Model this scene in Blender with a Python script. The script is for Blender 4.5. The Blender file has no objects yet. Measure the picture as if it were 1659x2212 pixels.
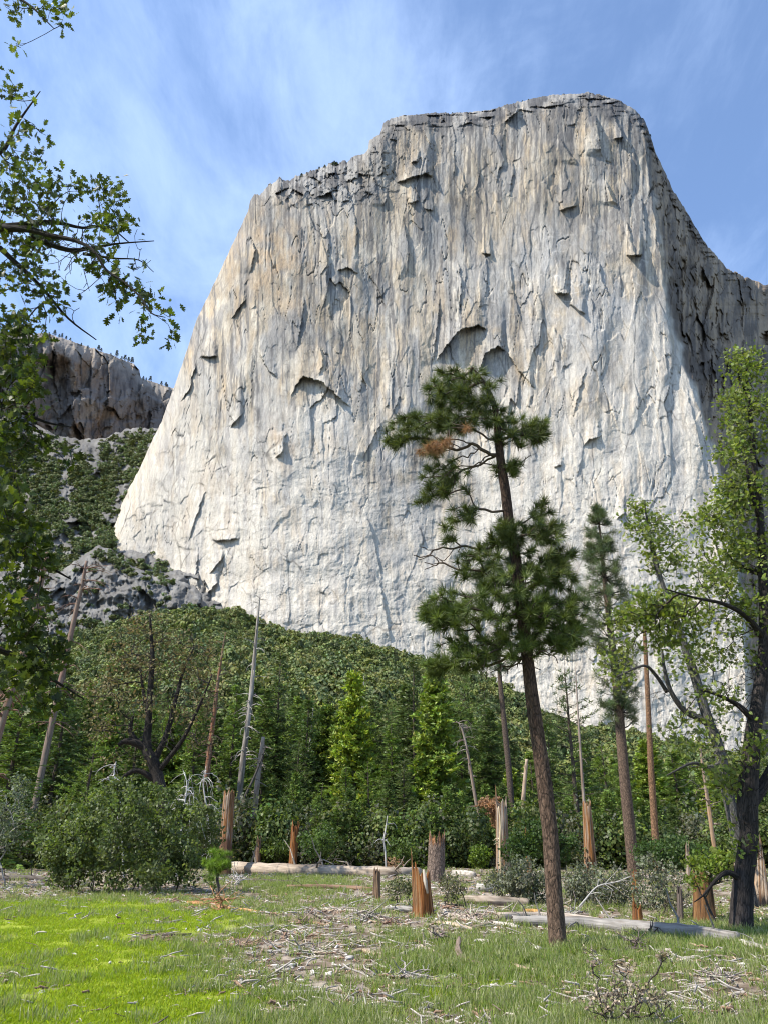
import bpy, math, random
import numpy as np
from mathutils import Vector

# ------------------------------------------------------------------ camera, sky, sun
scene = bpy.context.scene
COL = scene.collection
PITCH = math.radians(23.5)
HALF_V = math.radians(33.65)
CAM_H = 1.6
FPX = 1106.0 / math.tan(HALF_V)          # focal length in units of a 1659 x 2212 frame
cam_d = bpy.data.cameras.new('camera')
cam_d.sensor_fit = 'VERTICAL'
cam_d.sensor_height = 24.0
cam_d.lens = 12.0 / math.tan(HALF_V)
cam_d.clip_start = 0.1
cam_d.clip_end = 30000
cam = bpy.data.objects.new('camera', cam_d)
cam.location = (0, 0, CAM_H)
cam.rotation_euler = (math.radians(90) + PITCH, 0, 0)
COL.objects.link(cam)
scene.camera = cam

SUN_EL = math.radians(50)
SUN_AZ = math.radians(247)               # measured from +Y towards +X: behind the left shoulder
sun_dir = Vector((math.sin(SUN_AZ) * math.cos(SUN_EL), math.cos(SUN_AZ) * math.cos(SUN_EL), math.sin(SUN_EL)))
sun_l = bpy.data.lights.new('sun', 'SUN')
sun_l.energy = 4.8
sun_l.angle = math.radians(0.53)
sun_l.color = (1.0, 0.94, 0.845)
sun = bpy.data.objects.new('sun', sun_l)
sun.rotation_euler = sun_dir.to_track_quat('Z', 'Y').to_euler()
sun.location = (-60, -60, 120)
COL.objects.link(sun)

scene.view_settings.view_transform = 'Standard'
scene.view_settings.look = 'None'
scene.view_settings.gamma = 1.0
scene.view_settings.exposure = 0.78
scene.cycles.filter_width = 1.1
scene.cycles.max_bounces = 6
scene.cycles.diffuse_bounces = 3
scene.cycles.transmission_bounces = 3
scene.cycles.transparent_max_bounces = 6
scene.cycles.glossy_bounces = 2

world = bpy.data.worlds.new('World')
scene.world = world
world.use_nodes = True


def build_world():
    nt = world.node_tree
    nt.nodes.clear()
    N, L = nt.nodes.new, nt.links.new
    out = N('ShaderNodeOutputWorld')
    bg = N('ShaderNodeBackground')
    bg.inputs['Strength'].default_value = 0.15
    sky = N('ShaderNodeTexSky')
    sky.sky_type = 'NISHITA'
    sky.sun_disc = False
    sky.sun_elevation = SUN_EL
    sky.sun_rotation = SUN_AZ
    sky.altitude = 1200
    sky.air_density = 1.0
    sky.dust_density = 0.6
    sky.ozone_density = 2.2
    tc = N('ShaderNodeTexCoord')
    sep = N('ShaderNodeSeparateXYZ')
    L(tc.outputs['Generated'], sep.inputs[0])
    zb = N('ShaderNodeMath'); zb.operation = 'MAXIMUM'; zb.inputs[1].default_value = 0.02
    L(sep.outputs['Z'], zb.inputs[0])
    za = N('ShaderNodeMath'); za.operation = 'ADD'; za.inputs[1].default_value = 0.25
    L(zb.outputs[0], za.inputs[0])
    dx = N('ShaderNodeMath'); dx.operation = 'DIVIDE'; L(sep.outputs['X'], dx.inputs[0]); L(za.outputs[0], dx.inputs[1])
    dy = N('ShaderNodeMath'); dy.operation = 'DIVIDE'; L(sep.outputs['Y'], dy.inputs[0]); L(za.outputs[0], dy.inputs[1])
    cmb = N('ShaderNodeCombineXYZ'); L(dx.outputs[0], cmb.inputs[0]); L(dy.outputs[0], cmb.inputs[1])

    def noise(scale, detail, rough, dist, rot, sc, off):
        mp = N('ShaderNodeMapping')
        mp.inputs['Rotation'].default_value = (0, 0, rot)
        mp.inputs['Scale'].default_value = sc
        mp.inputs['Location'].default_value = off
        L(cmb.outputs[0], mp.inputs[0])
        n = N('ShaderNodeTexNoise')
        n.inputs['Scale'].default_value = scale
        n.inputs['Detail'].default_value = detail
        n.inputs['Roughness'].default_value = rough
        n.inputs['Distortion'].default_value = dist
        L(mp.outputs[0], n.inputs['Vector'])
        return n.outputs['Fac']
    a = noise(1.3, 2, 0.5, 0.3, 0.5, (1, 0.8, 1), (3.1, 1.2, 0))
    b = noise(3.6, 8, 0.6, 0.5, 0.75, (1.35, 0.85, 1), (0.4, 2.2, 0))
    c = noise(11.0, 7, 0.65, 0.6, 0.6, (2.2, 0.7, 1), (1.4, 0.2, 0))
    m1 = N('ShaderNodeMath'); m1.operation = 'MULTIPLY_ADD'; L(a, m1.inputs[0]); m1.inputs[1].default_value = 0.95; m1.inputs[2].default_value = 0
    m2 = N('ShaderNodeMath'); m2.operation = 'MULTIPLY_ADD'; L(b, m2.inputs[0]); m2.inputs[1].default_value = 0.95; L(m1.outputs[0], m2.inputs[2])
    m3 = N('ShaderNodeMath'); m3.operation = 'MULTIPLY_ADD'; L(c, m3.inputs[0]); m3.inputs[1].default_value = 0.26; L(m2.outputs[0], m3.inputs[2])
    mr = N('ShaderNodeMapRange')
    mr.interpolation_type = 'SMOOTHSTEP'
    L(m3.outputs[0], mr.inputs['Value'])
    mr.inputs['From Min'].default_value = 0.86
    mr.inputs['From Max'].default_value = 1.40
    mr.inputs['To Min'].default_value = 0.09
    mr.inputs['To Max'].default_value = 0.78
    mix = N('ShaderNodeMix'); mix.data_type = 'RGBA'
    L(mr.outputs[0], mix.inputs['Factor'])
    tn = N('ShaderNodeMix'); tn.data_type = 'RGBA'; tn.blend_type = 'MULTIPLY'; tn.inputs['Factor'].default_value = 1
    L(sky.outputs[0], tn.inputs[6]); tn.inputs[7].default_value = (1.02, 1.10, 1.17, 1)
    L(tn.outputs[2], mix.inputs[6])
    mix.inputs[7].default_value = (2.7, 3.65, 5.5, 1)
    L(mix.outputs[2], bg.inputs['Color'])
    L(bg.outputs[0], out.inputs['Surface'])


build_world()

# ------------------------------------------------------------------ small maths
RNG = np.random.default_rng(7)
SP, CP = math.sin(PITCH), math.cos(PITCH)


def P(px, py, Y):
    """point of the world at depth Y seen at frame point px, py (1659 x 2212)"""
    px, py, Y = np.broadcast_arrays(np.asarray(px, float), np.asarray(py, float), np.asarray(Y, float))
    xc = (px - 829.5) / FPX
    zc = (1106.0 - py) / FPX
    dy = CP - zc * SP
    dz = SP + zc * CP
    return np.stack([xc / dy * Y, Y, CAM_H + dz / dy * Y], -1)


def px_size(py, Y):
    zc = (1106.0 - py) / FPX
    return Y / (CP - zc * SP) / FPX


def project(v):
    v = np.asarray(v, float)
    q = v - np.array([0, 0, CAM_H])
    f = q[..., 1] * CP + q[..., 2] * SP
    u = -q[..., 1] * SP + q[..., 2] * CP
    return 829.5 + q[..., 0] / f * FPX, 1106.0 - u / f * FPX


def sstep(a, b, x):
    t = np.clip((x - a) / (b - a), 0, 1)
    return t * t * (3 - 2 * t)


def mixc(a, b, t):
    a = np.asarray(a, float); b = np.asarray(b, float)
    t = np.asarray(t)[..., None]
    return a * (1 - t) + b * t


_perm = {}


def _pt(seed):
    if seed not in _perm:
        r = np.random.default_rng(seed + 1000)
        p = r.permutation(256)
        ang = r.random(256) * 2 * np.pi
        _perm[seed] = (np.concatenate([p, p]), np.cos(ang), np.sin(ang))
    return _perm[seed]


def perlin(x, y, seed=0):
    p, gx, gy = _pt(seed)
    x = np.asarray(x, float); y = np.asarray(y, float)
    xi = np.floor(x).astype(int); yi = np.floor(y).astype(int)
    xf = x - xi; yf = y - yi
    xi &= 255; yi &= 255
    u = xf * xf * xf * (xf * (xf * 6 - 15) + 10)
    v = yf * yf * yf * (yf * (yf * 6 - 15) + 10)

    def g(ix, iy, fx, fy):
        h = p[p[ix & 255] + (iy & 255)]
        return gx[h] * fx + gy[h] * fy
    a = g(xi, yi, xf, yf); b = g(xi + 1, yi, xf - 1, yf)
    c = g(xi, yi + 1, xf, yf - 1); d = g(xi + 1, yi + 1, xf - 1, yf - 1)
    return ((a + u * (b - a)) + v * ((c + u * (d - c)) - (a + u * (b - a)))) * 1.5


def fbm(x, y, seed=0, octv=4, gain=0.5):
    s = 0; a = 1.0; f = 1.0
    for i in range(octv):
        s = s + a * perlin(x * f, y * f, seed + i)
        a *= gain; f *= 2.03
    return s


def voronoi(x, y, seed=0):
    r = np.random.default_rng(seed + 77)
    T = r.random((5, 256, 256))
    xi = np.floor(x).astype(int); yi = np.floor(y).astype(int)
    best = np.full(x.shape, 1e9); sec = np.full(x.shape, 1e9)
    bx = np.zeros(x.shape); by = np.zeros(x.shape)
    c1 = np.zeros(x.shape); c2 = np.zeros(x.shape); c3 = np.zeros(x.shape)
    for i in (-1, 0, 1):
        for j in (-1, 0, 1):
            a = (xi + i) & 255; b = (yi + j) & 255
            dx = x - (xi + i + T[0, a, b]); dy = y - (yi + j + T[1, a, b])
            d = dx * dx + dy * dy
            m = d < best
            sec = np.where(m, best, np.minimum(sec, d))
            best = np.where(m, d, best)
            bx = np.where(m, dx, bx); by = np.where(m, dy, by)
            c1 = np.where(m, T[2, a, b], c1); c2 = np.where(m, T[3, a, b], c2); c3 = np.where(m, T[4, a, b], c3)
    return np.sqrt(best), np.sqrt(sec), bx, by, c1, c2, c3


def facets(x, y, sx, sy, seed, tilt=1.2, wob=0.2):
    """flat tilted plates with sharp steps between them"""
    wx = fbm(x / sx * 0.9, y / sy * 0.9, seed + 5, 3) * wob
    wy = fbm(x / sx * 0.9 + 40, y / sy * 0.9, seed + 9, 3) * wob
    f1, f2, dx, dy, c1, c2, c3 = voronoi(x / sx + wx, y / sy + wy, seed)
    st = (c1 - 0.5) * (0.35 + 2.6 * (c1 - 0.5) ** 2)
    return st + (c2 - 0.5) * dx * tilt + (c3 - 0.5) * dy * tilt * 0.6, f2 - f1


# ------------------------------------------------------------------ mesh helpers
class G:
    """collects vertices, faces, vertex colours and grain coordinates for ONE mesh"""

    def __init__(self):
        self.V = []; self.C = []; self.R = []; self.F = []; self.n = 0

    def add(self, v, faces, col=(1, 1, 1), gr=None):
        v = np.asarray(v, float).reshape(-1, 3)
        faces = np.asarray(faces, int)
        c = np.asarray(col, float)
        if c.ndim == 1:
            c = np.tile(c, (len(v), 1))
        self.V.append(v); self.C.append(c)
        self.R.append(v if gr is None else np.asarray(gr, float))
        if len(faces):
            self.F.append(faces + self.n)
        self.n += len(v)

    def build(self, name, mat, parent=None, smooth=True, origin=None):
        V = np.concatenate(self.V); C = np.concatenate(self.C); R = np.concatenate(self.R)
        if origin is not None:
            V = V - np.asarray(origin, float)
        me = bpy.data.meshes.new(name)
        me.vertices.add(len(V)); me.vertices.foreach_set('co', V.astype(np.float32).ravel())
        tot = sum(f.size for f in self.F); npoly = sum(len(f) for f in self.F)
        li = np.concatenate([f.ravel() for f in self.F]).astype(np.int32)
        ln = np.concatenate([np.full(len(f), f.shape[1]) for f in self.F])
        ls = np.concatenate([[0], np.cumsum(ln)[:-1]]).astype(np.int32)
        me.loops.add(tot); me.loops.foreach_set('vertex_index', li)
        me.polygons.add(npoly); me.polygons.foreach_set('loop_start', ls)
        me.polygons.foreach_set('use_smooth', np.full(npoly, smooth))
        me.update(calc_edges=True)
        a = me.attributes.new('Col', 'FLOAT_COLOR', 'POINT')
        a.data.foreach_set('color', np.concatenate([C, np.ones((len(C), 1))], 1).astype(np.float32).ravel())
        a = me.attributes.new('gr', 'FLOAT_VECTOR', 'POINT')
        a.data.foreach_set('vector', R.astype(np.float32).ravel())
        me.materials.append(mat)
        o = bpy.data.objects.new(name, me)
        COL.objects.link(o)
        if parent is not None:
            o.parent = parent
        elif origin is not None:
            o.location = [float(t) for t in origin]
        return o


def tag(o, label=None, cat=None, group=None, kind=None):
    if label: o['label'] = label
    if cat: o['category'] = cat
    if group: o['group'] = group
    if kind: o['kind'] = kind
    return o


def thing(name, label, cat, loc, group=None):
    o = bpy.data.objects.new(name, None)
    o.empty_display_size = 0.3
    o.location = [float(t) for t in loc]
    COL.objects.link(o)
    return tag(o, label, cat, group)


def clone(root, loc, scale, rz, label, group=None):
    r = root.copy(); COL.objects.link(r)
    r.location = [float(t) for t in loc]; r.scale = scale; r.rotation_euler = (0, 0, rz)
    r['label'] = label
    if group: r['group'] = group
    for ch in root.children:
        c = ch.copy(); COL.objects.link(c); c.parent = r
    return r


def frames(pts):
    m = len(pts)
    t = np.gradient(pts, axis=0) if m > 1 else np.array([[0, 0, 1.0]])
    t /= np.linalg.norm(t, axis=1, keepdims=True) + 1e-9
    ref = np.array([0.9, 0.1, 0.05]) if abs(t[0][0]) < 0.8 else np.array([0.0, 0.3, 1.0])
    a = np.cross(t, ref); a /= np.linalg.norm(a, axis=1, keepdims=True) + 1e-9
    b = np.cross(t, a)
    return t, a, b


def resample(pts, rad, k):
    """smooth a traced polyline (Catmull-Rom), k pieces per span"""
    pts = np.asarray(pts, float); rad = np.asarray(rad, float)
    Q = np.concatenate([pts, rad[:, None]], 1)
    E = np.concatenate([[2 * Q[0] - Q[1]], Q, [2 * Q[-1] - Q[-2]]])
    out = []
    for i in range(1, len(E) - 2):
        for s in np.linspace(0, 1, k, endpoint=False):
            p0, p1, p2, p3 = E[i - 1], E[i], E[i + 1], E[i + 2]
            out.append(0.5 * (2 * p1 + (p2 - p0) * s + (2 * p0 - 5 * p1 + 4 * p2 - p3) * s * s + (3 * p1 - p0 - 3 * p2 + p3) * s ** 3))
    out.append(Q[-1])
    out = np.array(out)
    return out[:, :3], np.maximum(out[:, 3], 0.001)


def tube(g, pts, rad, n=10, col=(1, 1, 1), rough=0.0, seed=0, colf=None, caps=True, freq=3.0):
    pts = np.asarray(pts, float); rad = np.asarray(rad, float)
    m = len(pts)
    t, a, b = frames(pts)
    th = np.linspace(0, 2 * np.pi, n, endpoint=False)
    ln = np.concatenate([[0], np.cumsum(np.linalg.norm(np.diff(pts, axis=0), axis=1))])
    TH, LN = np.meshgrid(th, ln)
    rr = rad[:, None] * np.ones_like(TH)
    if rough:
        rr = rr * (1 + rough * fbm(np.cos(TH) * freq * .5 + LN * 0.9, np.sin(TH) * freq * .5 + LN * 1.1, seed, 3))
    V = pts[:, None, :] + rr[..., None] * (np.cos(TH)[..., None] * a[:, None, :] + np.sin(TH)[..., None] * b[:, None, :])
    gr = np.stack([np.cos(TH) * rad.max(), np.sin(TH) * rad.max(), LN], -1)
    i = np.arange(m - 1)[:, None] * n + np.arange(n)[None, :]
    j = np.arange(m - 1)[:, None] * n + (np.arange(n)[None, :] + 1) % n
    F = np.stack([i, j, j + n, i + n], -1).reshape(-1, 4)
    c = np.tile(np.asarray(col, float), (m * n, 1)) if colf is None else colf(TH, LN / max(ln[-1], 1e-6)).reshape(-1, 3)
    base = g.n
    g.add(V.reshape(-1, 3), F, c, gr.reshape(-1, 3))
    if caps:
        cc = c[-1] if colf is None else c[-n:].mean(0)
        k = g.n
        g.add(np.array([pts[0], pts[-1]]), np.zeros((0, 3), int), np.array([c[0], cc]), np.array([gr[0].mean(0), gr[-1].mean(0)]))
        tr = [[base + (q + 1) % n, base + q, k] for q in range(n)] + [[base + (m - 1) * n + q, base + (m - 1) * n + (q + 1) % n, k + 1] for q in range(n)]
        g.F.append(np.array(tr))


def frusta(g, A, B, ra, rb, n=5, col=(1, 1, 1)):
    """many tapered sticks at once"""
    A = np.asarray(A, float); B = np.asarray(B, float)
    if len(A) == 0: return
    d = B - A
    d /= np.linalg.norm(d, axis=1, keepdims=True) + 1e-9
    ref = np.where(np.abs(d[:, 2:3]) > 0.9, np.array([[1.0, 0, 0]]), np.array([[0, 0, 1.0]]))
    u = np.cross(d, ref); u /= np.linalg.norm(u, axis=1, keepdims=True) + 1e-9
    w = np.cross(d, u)
    th = np.arange(n) * 2 * np.pi / n
    ring = np.cos(th)[None, :, None] * u[:, None, :] + np.sin(th)[None, :, None] * w[:, None, :]
    Va = A[:, None, :] + ring * np.asarray(ra)[:, None, None]
    Vb = B[:, None, :] + ring * np.asarray(rb)[:, None, None]
    V = np.concatenate([Va, Vb], 1).reshape(-1, 3)
    q = np.arange(n)
    f = np.stack([q, (q + 1) % n, (q + 1) % n + n, q + n], -1)
    F = (np.arange(len(A))[:, None, None] * 2 * n + f[None]).reshape(-1, 4)
    c = np.asarray(col, float)
    if c.ndim == 2: c = np.repeat(c, 2 * n, axis=0)
    g.add(V, F, c)


def unit(v):
    return v / (np.linalg.norm(v, axis=-1, keepdims=True) + 1e-9)


def cards(g, tpl, faces, pos, axis, size, col, rng, nrm=None, wid=None):
    """a small leaf shape at every pos, its length along axis"""
    N = len(pos)
    if N == 0: return
    axis = unit(np.asarray(axis, float))
    r = rng.normal(size=(N, 3)) if nrm is None else np.asarray(nrm, float)
    b = unit(np.cross(axis, r))
    nn = np.cross(axis, b)
    size = np.broadcast_to(np.asarray(size, float), (N,))
    w = size if wid is None else np.broadcast_to(np.asarray(wid, float), (N,))
    V = pos[:, None, :] + (tpl[None, :, 0:1] * axis[:, None, :]) * size[:, None, None] + (tpl[None, :, 1:2] * b[:, None, :]) * w[:, None, None] + (tpl[None, :, 2:3] * nn[:, None, :]) * size[:, None, None]
    k = len(tpl)
    F = (np.arange(N)[:, None, None] * k + np.asarray(faces)[None]).reshape(-1, np.asarray(faces).shape[1])
    g.add(V.reshape(-1, 3), F, np.repeat(np.broadcast_to(np.asarray(col, float), (N, 3)), k, axis=0))


T_NEEDLE = (np.array([[0, -.5, 0], [0, .5, 0], [1, 0, 0.0]]), [[0, 1, 2]])
T_DIAM = (np.array([[0, 0, 0], [.45, -.5, .06], [1, 0, -.02], [.45, .5, .06]]), [[0, 1, 2, 3]])
T_QUAD = (np.array([[0, -.3, 0], [.6, -.5, .1], [1, .1, 0], [.4, .5, -.1]]), [[0, 1, 2, 3]])
_ok = [(0, -.03), (.12, -.05), (.2, -.2), (.3, -.24), (.36, -.1), (.46, -.32), (.6, -.36), (.62, -.13), (.76, -.27), (.84, -.2), (.84, -.08), (1, -.05),
       (1, .05), (.84, .08), (.84, .2), (.76, .27), (.62, .13), (.6, .36), (.46, .32), (.36, .1), (.3, .24), (.2, .2), (.12, .05), (0, .03)]
T_OAK = (np.array([[x, y, -.25 * abs(y)] for x, y in _ok]), [list(range(len(_ok)))])


def rand_dirs(n, rng, bias=(0, 0, 0), spread=1.0):
    return unit(rng.normal(size=(n, 3)) * spread + np.asarray(bias, float))


def tint(n, base, rng, var=0.25, hue=0.12):
    b = np.asarray(base, float)
    f = np.exp(rng.normal(size=(n, 1)) * var)
    h = 1 + rng.normal(size=(n, 3)) * hue * np.array([1, .5, .8])
    return np.clip(b[None] * f * h, 0.002, 0.9)


def grow(seeds, srad, att, rng, step=0.25, jit=0.05, path_w=0.3, rtip=0.006, power=2.3, bow=0.12, rmax=None):
    """a branch skeleton: every attractor is joined to the nearest wood already grown"""
    seeds = np.asarray(seeds, float)
    cap = len(seeds) + int(len(att) * 24) + 100
    X = np.zeros((cap, 3)); par = np.full(cap, -1); pl = np.zeros(cap); dirn = np.zeros((cap, 3))
    n = len(seeds)
    X[:n] = seeds
    par[1:n] = np.arange(n - 1)
    d0 = np.min(np.linalg.norm(att[:, None, :] - seeds[None], axis=2), axis=1)
    tips = []
    for a in att[np.argsort(d0)]:
        dv = X[:n] - a
        d = np.sqrt((dv * dv).sum(1))
        i = int(np.argmin(d + path_w * pl[:n]))
        L = d[i]
        k = int(max(1, min(18, math.ceil(L / step))))
        if n + k >= cap: break
        mid = 0.5 * (X[i] + a) + rng.normal(size=3) * L * bow
        if i >= len(seeds): mid = mid + dirn[i] * L * 0.15
        last = i
        for s in range(1, k + 1):
            u = s / k
            p = (1 - u) ** 2 * X[i] + 2 * u * (1 - u) * mid + u * u * a
            if s < k: p = p + rng.normal(size=3) * jit * min(1, L)
            X[n] = p; par[n] = last; pl[n] = pl[last] + L / k
            dd = p - X[last]; dirn[n] = dd / (np.linalg.norm(dd) + 1e-9)
            last = n; n += 1
        tips.append(last)
    X = X[:n]; par = par[:n]; dirn = dirn[:n]
    acc = np.zeros(n)
    ch = np.zeros(n, int)
    for i in range(n - 1, len(seeds) - 1, -1):
        if ch[i] == 0: acc[i] = rtip ** power
        acc[par[i]] += acc[i]; ch[par[i]] += 1
    rad = acc ** (1 / power)
    if rmax: rad = np.minimum(rad, rmax)
    ns = len(seeds)
    e = np.arange(ns, n)
    ra = np.where(par[e] < ns, rad[e] * 1.15, np.minimum(rad[par[e]], rad[e] * 1.4))
    sub = np.arange(n)
    for i in range(ns, n):
        if par[i] >= ns: sub[i] = sub[par[i]]
    return X, par, dirn, rad, np.array(tips), (X[par[e]], X[e], ra, rad[e], sub[e])


def boughs(trunk_g, edges, root, org, mat, nside, colour, minimum=10, most=90):
    """each bough that leaves the trunk is a part of its own; the smallest twigs stay with the trunk"""
    A, B, ra, rb, sub = edges
    ids, cnt = np.unique(sub, return_counts=True)
    big = ids[(cnt >= minimum)]
    if len(big) > most:
        big = ids[np.argsort(-cnt)[:most]]
    keep = np.isin(sub, big)
    c = colour if np.ndim(colour) == 2 else np.tile(np.asarray(colour, float), (len(A), 1))
    frusta(trunk_g, A[~keep], B[~keep], ra[~keep], rb[~keep], nside, c[~keep])
    for b in big:
        m = sub == b
        g = G(); frusta(g, A[m], B[m], ra[m], rb[m], nside, c[m])
        g.build('bough', mat, root, origin=org)


def ell(spec, Y, rng, dep=1.0):
    """attractor points: spec rows are (px, py, half width, half height, count[, depth shift])"""
    out = []
    for s in spec:
        x, y, rx, ry, k = s[:5]
        sh = s[5] if len(s) > 5 else 0
        q = rand_dirs(k, rng) * (rng.random((k, 1)) ** 0.42)
        Yc = Y + sh
        m = px_size(y, Yc)
        out.append(P(x + q[:, 0] * rx, y + q[:, 1] * ry, Yc + q[:, 2] * max(rx, ry) * m * dep))
    return np.concatenate(out)


# ------------------------------------------------------------------ materials
def new_mat(name):
    m = bpy.data.materials.new(name)
    m.use_nodes = True
    nt = m.node_tree
    nt.nodes.clear()
    return m, nt, nt.nodes.new, nt.links.new


def mat_leaf(name, trans=0.35, rough=0.5, tcol=(1.25, 1.3, 0.55)):
    m, nt, N, L = new_mat(name)
    out = N('ShaderNodeOutputMaterial')
    at = N('ShaderNodeAttribute'); at.attribute_name = 'Col'
    pb = N('ShaderNodeBsdfPrincipled')
    pb.inputs['Roughness'].default_value = rough
    pb.inputs['Specular IOR Level'].default_value = 0.3
    L(at.outputs['Color'], pb.inputs['Base Color'])
    tr = N('ShaderNodeBsdfTranslucent')
    mu = N('ShaderNodeMix'); mu.data_type = 'RGBA'; mu.blend_type = 'MULTIPLY'
    mu.inputs['Factor'].default_value = 1
    L(at.outputs['Color'], mu.inputs[6]); mu.inputs[7].default_value = (*tcol, 1)
    L(mu.outputs[2], tr.inputs['Color'])
    mx = N('ShaderNodeMixShader'); mx.inputs[0].default_value = trans
    L(pb.outputs[0], mx.inputs[1]); L(tr.outputs[0], mx.inputs[2])
    L(mx.outputs[0], out.inputs['Surface'])
    return m


def mat_wood(name, sc=(14, 14, 1.6), contrast=0.55, bump=0.35, plates=None, rough=0.85, dist=0.02):
    """vertex colour times stretched grain; plates adds cracked bark scales"""
    m, nt, N, L = new_mat(name)
    out = N('ShaderNodeOutputMaterial')
    at = N('ShaderNodeAttribute'); at.attribute_name = 'Col'
    gr = N('ShaderNodeAttribute'); gr.attribute_name = 'gr'
    mp = N('ShaderNodeMapping'); mp.inputs['Scale'].default_value = sc
    L(gr.outputs['Vector'], mp.inputs[0])
    n1 = N('ShaderNodeTexNoise'); n1.inputs['Scale'].default_value = 1.0; n1.inputs['Detail'].default_value = 6; n1.inputs['Roughness'].default_value = 0.65
    L(mp.outputs[0], n1.inputs['Vector'])
    mr = N('ShaderNodeMapRange'); L(n1.outputs['Fac'], mr.inputs['Value'])
    mr.inputs['From Min'].default_value = 0.3; mr.inputs['From Max'].default_value = 0.7
    mr.inputs['To Min'].default_value = 1 - contrast; mr.inputs['To Max'].default_value = 1 + contrast * 0.6
    hgt = mr.outputs[0]
    if plates:
        mp2 = N('ShaderNodeMapping'); mp2.inputs['Scale'].default_value = plates
        L(gr.outputs['Vector'], mp2.inputs[0])
        vv = N('ShaderNodeTexNoise'); vv.inputs['Scale'].default_value = 1.2
        L(mp2.outputs[0], vv.inputs['Vector'])
        ad = N('ShaderNodeVectorMath'); ad.operation = 'MULTIPLY_ADD'
        L(vv.outputs['Color'], ad.inputs[0]); ad.inputs[1].default_value = (.8, .8, .8); L(mp2.outputs[0], ad.inputs[2])
        vo = N('ShaderNodeTexVoronoi'); vo.feature = 'DISTANCE_TO_EDGE'; vo.inputs['Scale'].default_value = 1.0
        L(ad.outputs[0], vo.inputs['Vector'])
        m2 = N('ShaderNodeMapRange'); L(vo.outputs['Distance'], m2.inputs['Value'])
        m2.inputs['From Min'].default_value = 0.02; m2.inputs['From Max'].default_value = 0.16
        m2.inputs['To Min'].default_value = 0.42; m2.inputs['To Max'].default_value = 1.0
        mm = N('ShaderNodeMath'); mm.operation = 'MULTIPLY'
        L(m2.outputs[0], mm.inputs[0]); L(hgt, mm.inputs[1])
        hgt = mm.outputs[0]
    mu = N('ShaderNodeMix'); mu.data_type = 'RGBA'; mu.blend_type = 'MULTIPLY'; mu.inputs['Factor'].default_value = 1
    L(at.outputs['Color'], mu.inputs[6])
    cm = N('ShaderNodeCombineColor'); [L(hgt, cm.inputs[k]) for k in range(3)]
    L(cm.outputs[0], mu.inputs[7])
    pb = N('ShaderNodeBsdfPrincipled'); pb.inputs['Roughness'].default_value = rough; pb.inputs['Specular IOR Level'].default_value = 0.2
    L(mu.outputs[2], pb.inputs['Base Color'])
    bp = N('ShaderNodeBump'); bp.inputs['Strength'].default_value = bump; bp.inputs['Distance'].default_value = dist
    L(hgt, bp.inputs['Height']); L(bp.outputs[0], pb.inputs['Normal'])
    L(pb.outputs[0], out.inputs['Surface'])
    return m


def mat_rock(name, s1=0.35, s2=1.6, bump=0.8, bdist=0.6, var=0.22, streak=True):
    m, nt, N, L = new_mat(name)
    out = N('ShaderNodeOutputMaterial')
    at = N('ShaderNodeAttribute'); at.attribute_name = 'Col'
    ge = N('ShaderNodeNewGeometry')

    def nz(scale, sc, det=6, rough=0.6):
        mp = N('ShaderNodeMapping'); mp.inputs['Scale'].default_value = sc
        L(ge.outputs['Position'], mp.inputs[0])
        n = N('ShaderNodeTexNoise'); n.inputs['Scale'].default_value = scale; n.inputs['Detail'].default_value = det; n.inputs['Roughness'].default_value = rough
        L(mp.outputs[0], n.inputs['Vector'])
        return n.outputs['Fac']
    a = nz(s1, (1, 1, 0.07 if streak else 1))
    b = nz(s2, (1, 1, 1))
    ad = N('ShaderNodeMath'); ad.operation = 'ADD'; L(a, ad.inputs[0]); L(b, ad.inputs[1])
    mr = N('ShaderNodeMapRange'); L(ad.outputs[0], mr.inputs['Value'])
    mr.inputs['From Min'].default_value = 0.65; mr.inputs['From Max'].default_value = 1.35
    mr.inputs['To Min'].default_value = 1 - var; mr.inputs['To Max'].default_value = 1 + var
    cm = N('ShaderNodeCombineColor'); [L(mr.outputs[0], cm.inputs[k]) for k in range(3)]
    mu = N('ShaderNodeMix'); mu.data_type = 'RGBA'; mu.blend_type = 'MULTIPLY'; mu.inputs['Factor'].default_value = 1
    L(at.outputs['Color'], mu.inputs[6]); L(cm.outputs[0], mu.inputs[7])
    pb = N('ShaderNodeBsdfPrincipled'); pb.inputs['Roughness'].default_value = 0.85; pb.inputs['Specular IOR Level'].default_value = 0.15
    L(mu.outputs[2], pb.inputs['Base Color'])
    bp = N('ShaderNodeBump'); bp.inputs['Strength'].default_value = bump; bp.inputs['Distance'].default_value = bdist
    L(b, bp.inputs['Height']); L(bp.outputs[0], pb.inputs['Normal'])
    L(pb.outputs[0], out.inputs['Surface'])
    return m


M_CLIFF = mat_rock('granite', 0.32, 0.8, 0.6, 1.0, 0.30)
M_ROCK = mat_rock('grey_rock', 0.3, 0.8, 0.7, 1.0, 0.3, False)
M_GROUND = mat_rock('meadow_soil', 1.2, 14.0, 0.7, 0.04, 0.34, False)
M_STONE = mat_rock('stone', 3, 25, 0.5, 0.02, 0.2, False)
M_LEAF = mat_leaf('oak_leaf', 0.42)
M_NEEDLE = mat_leaf('needles', 0.25, 0.45)
M_GRASS = mat_leaf('grass_blade', 0.45, 0.55)
M_BROWN = mat_leaf('dry_leaf', 0.3, 0.7, (1.1, 1, .7))
M_FAR = mat_leaf('far_foliage', 0.2, 0.7)
M_PINEBARK = mat_wood('pine_bark', (24, 24, 9), 0.75, 0.9, plates=(11, 11, 4.8), dist=0.03)
M_BARK = mat_wood('grey_bark', (22, 22, 3), 0.55, 0.8, plates=(16, 16, 4), dist=0.02)
M_TWIG = mat_wood('twig', (20, 20, 20), 0.3, 0.1)
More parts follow.
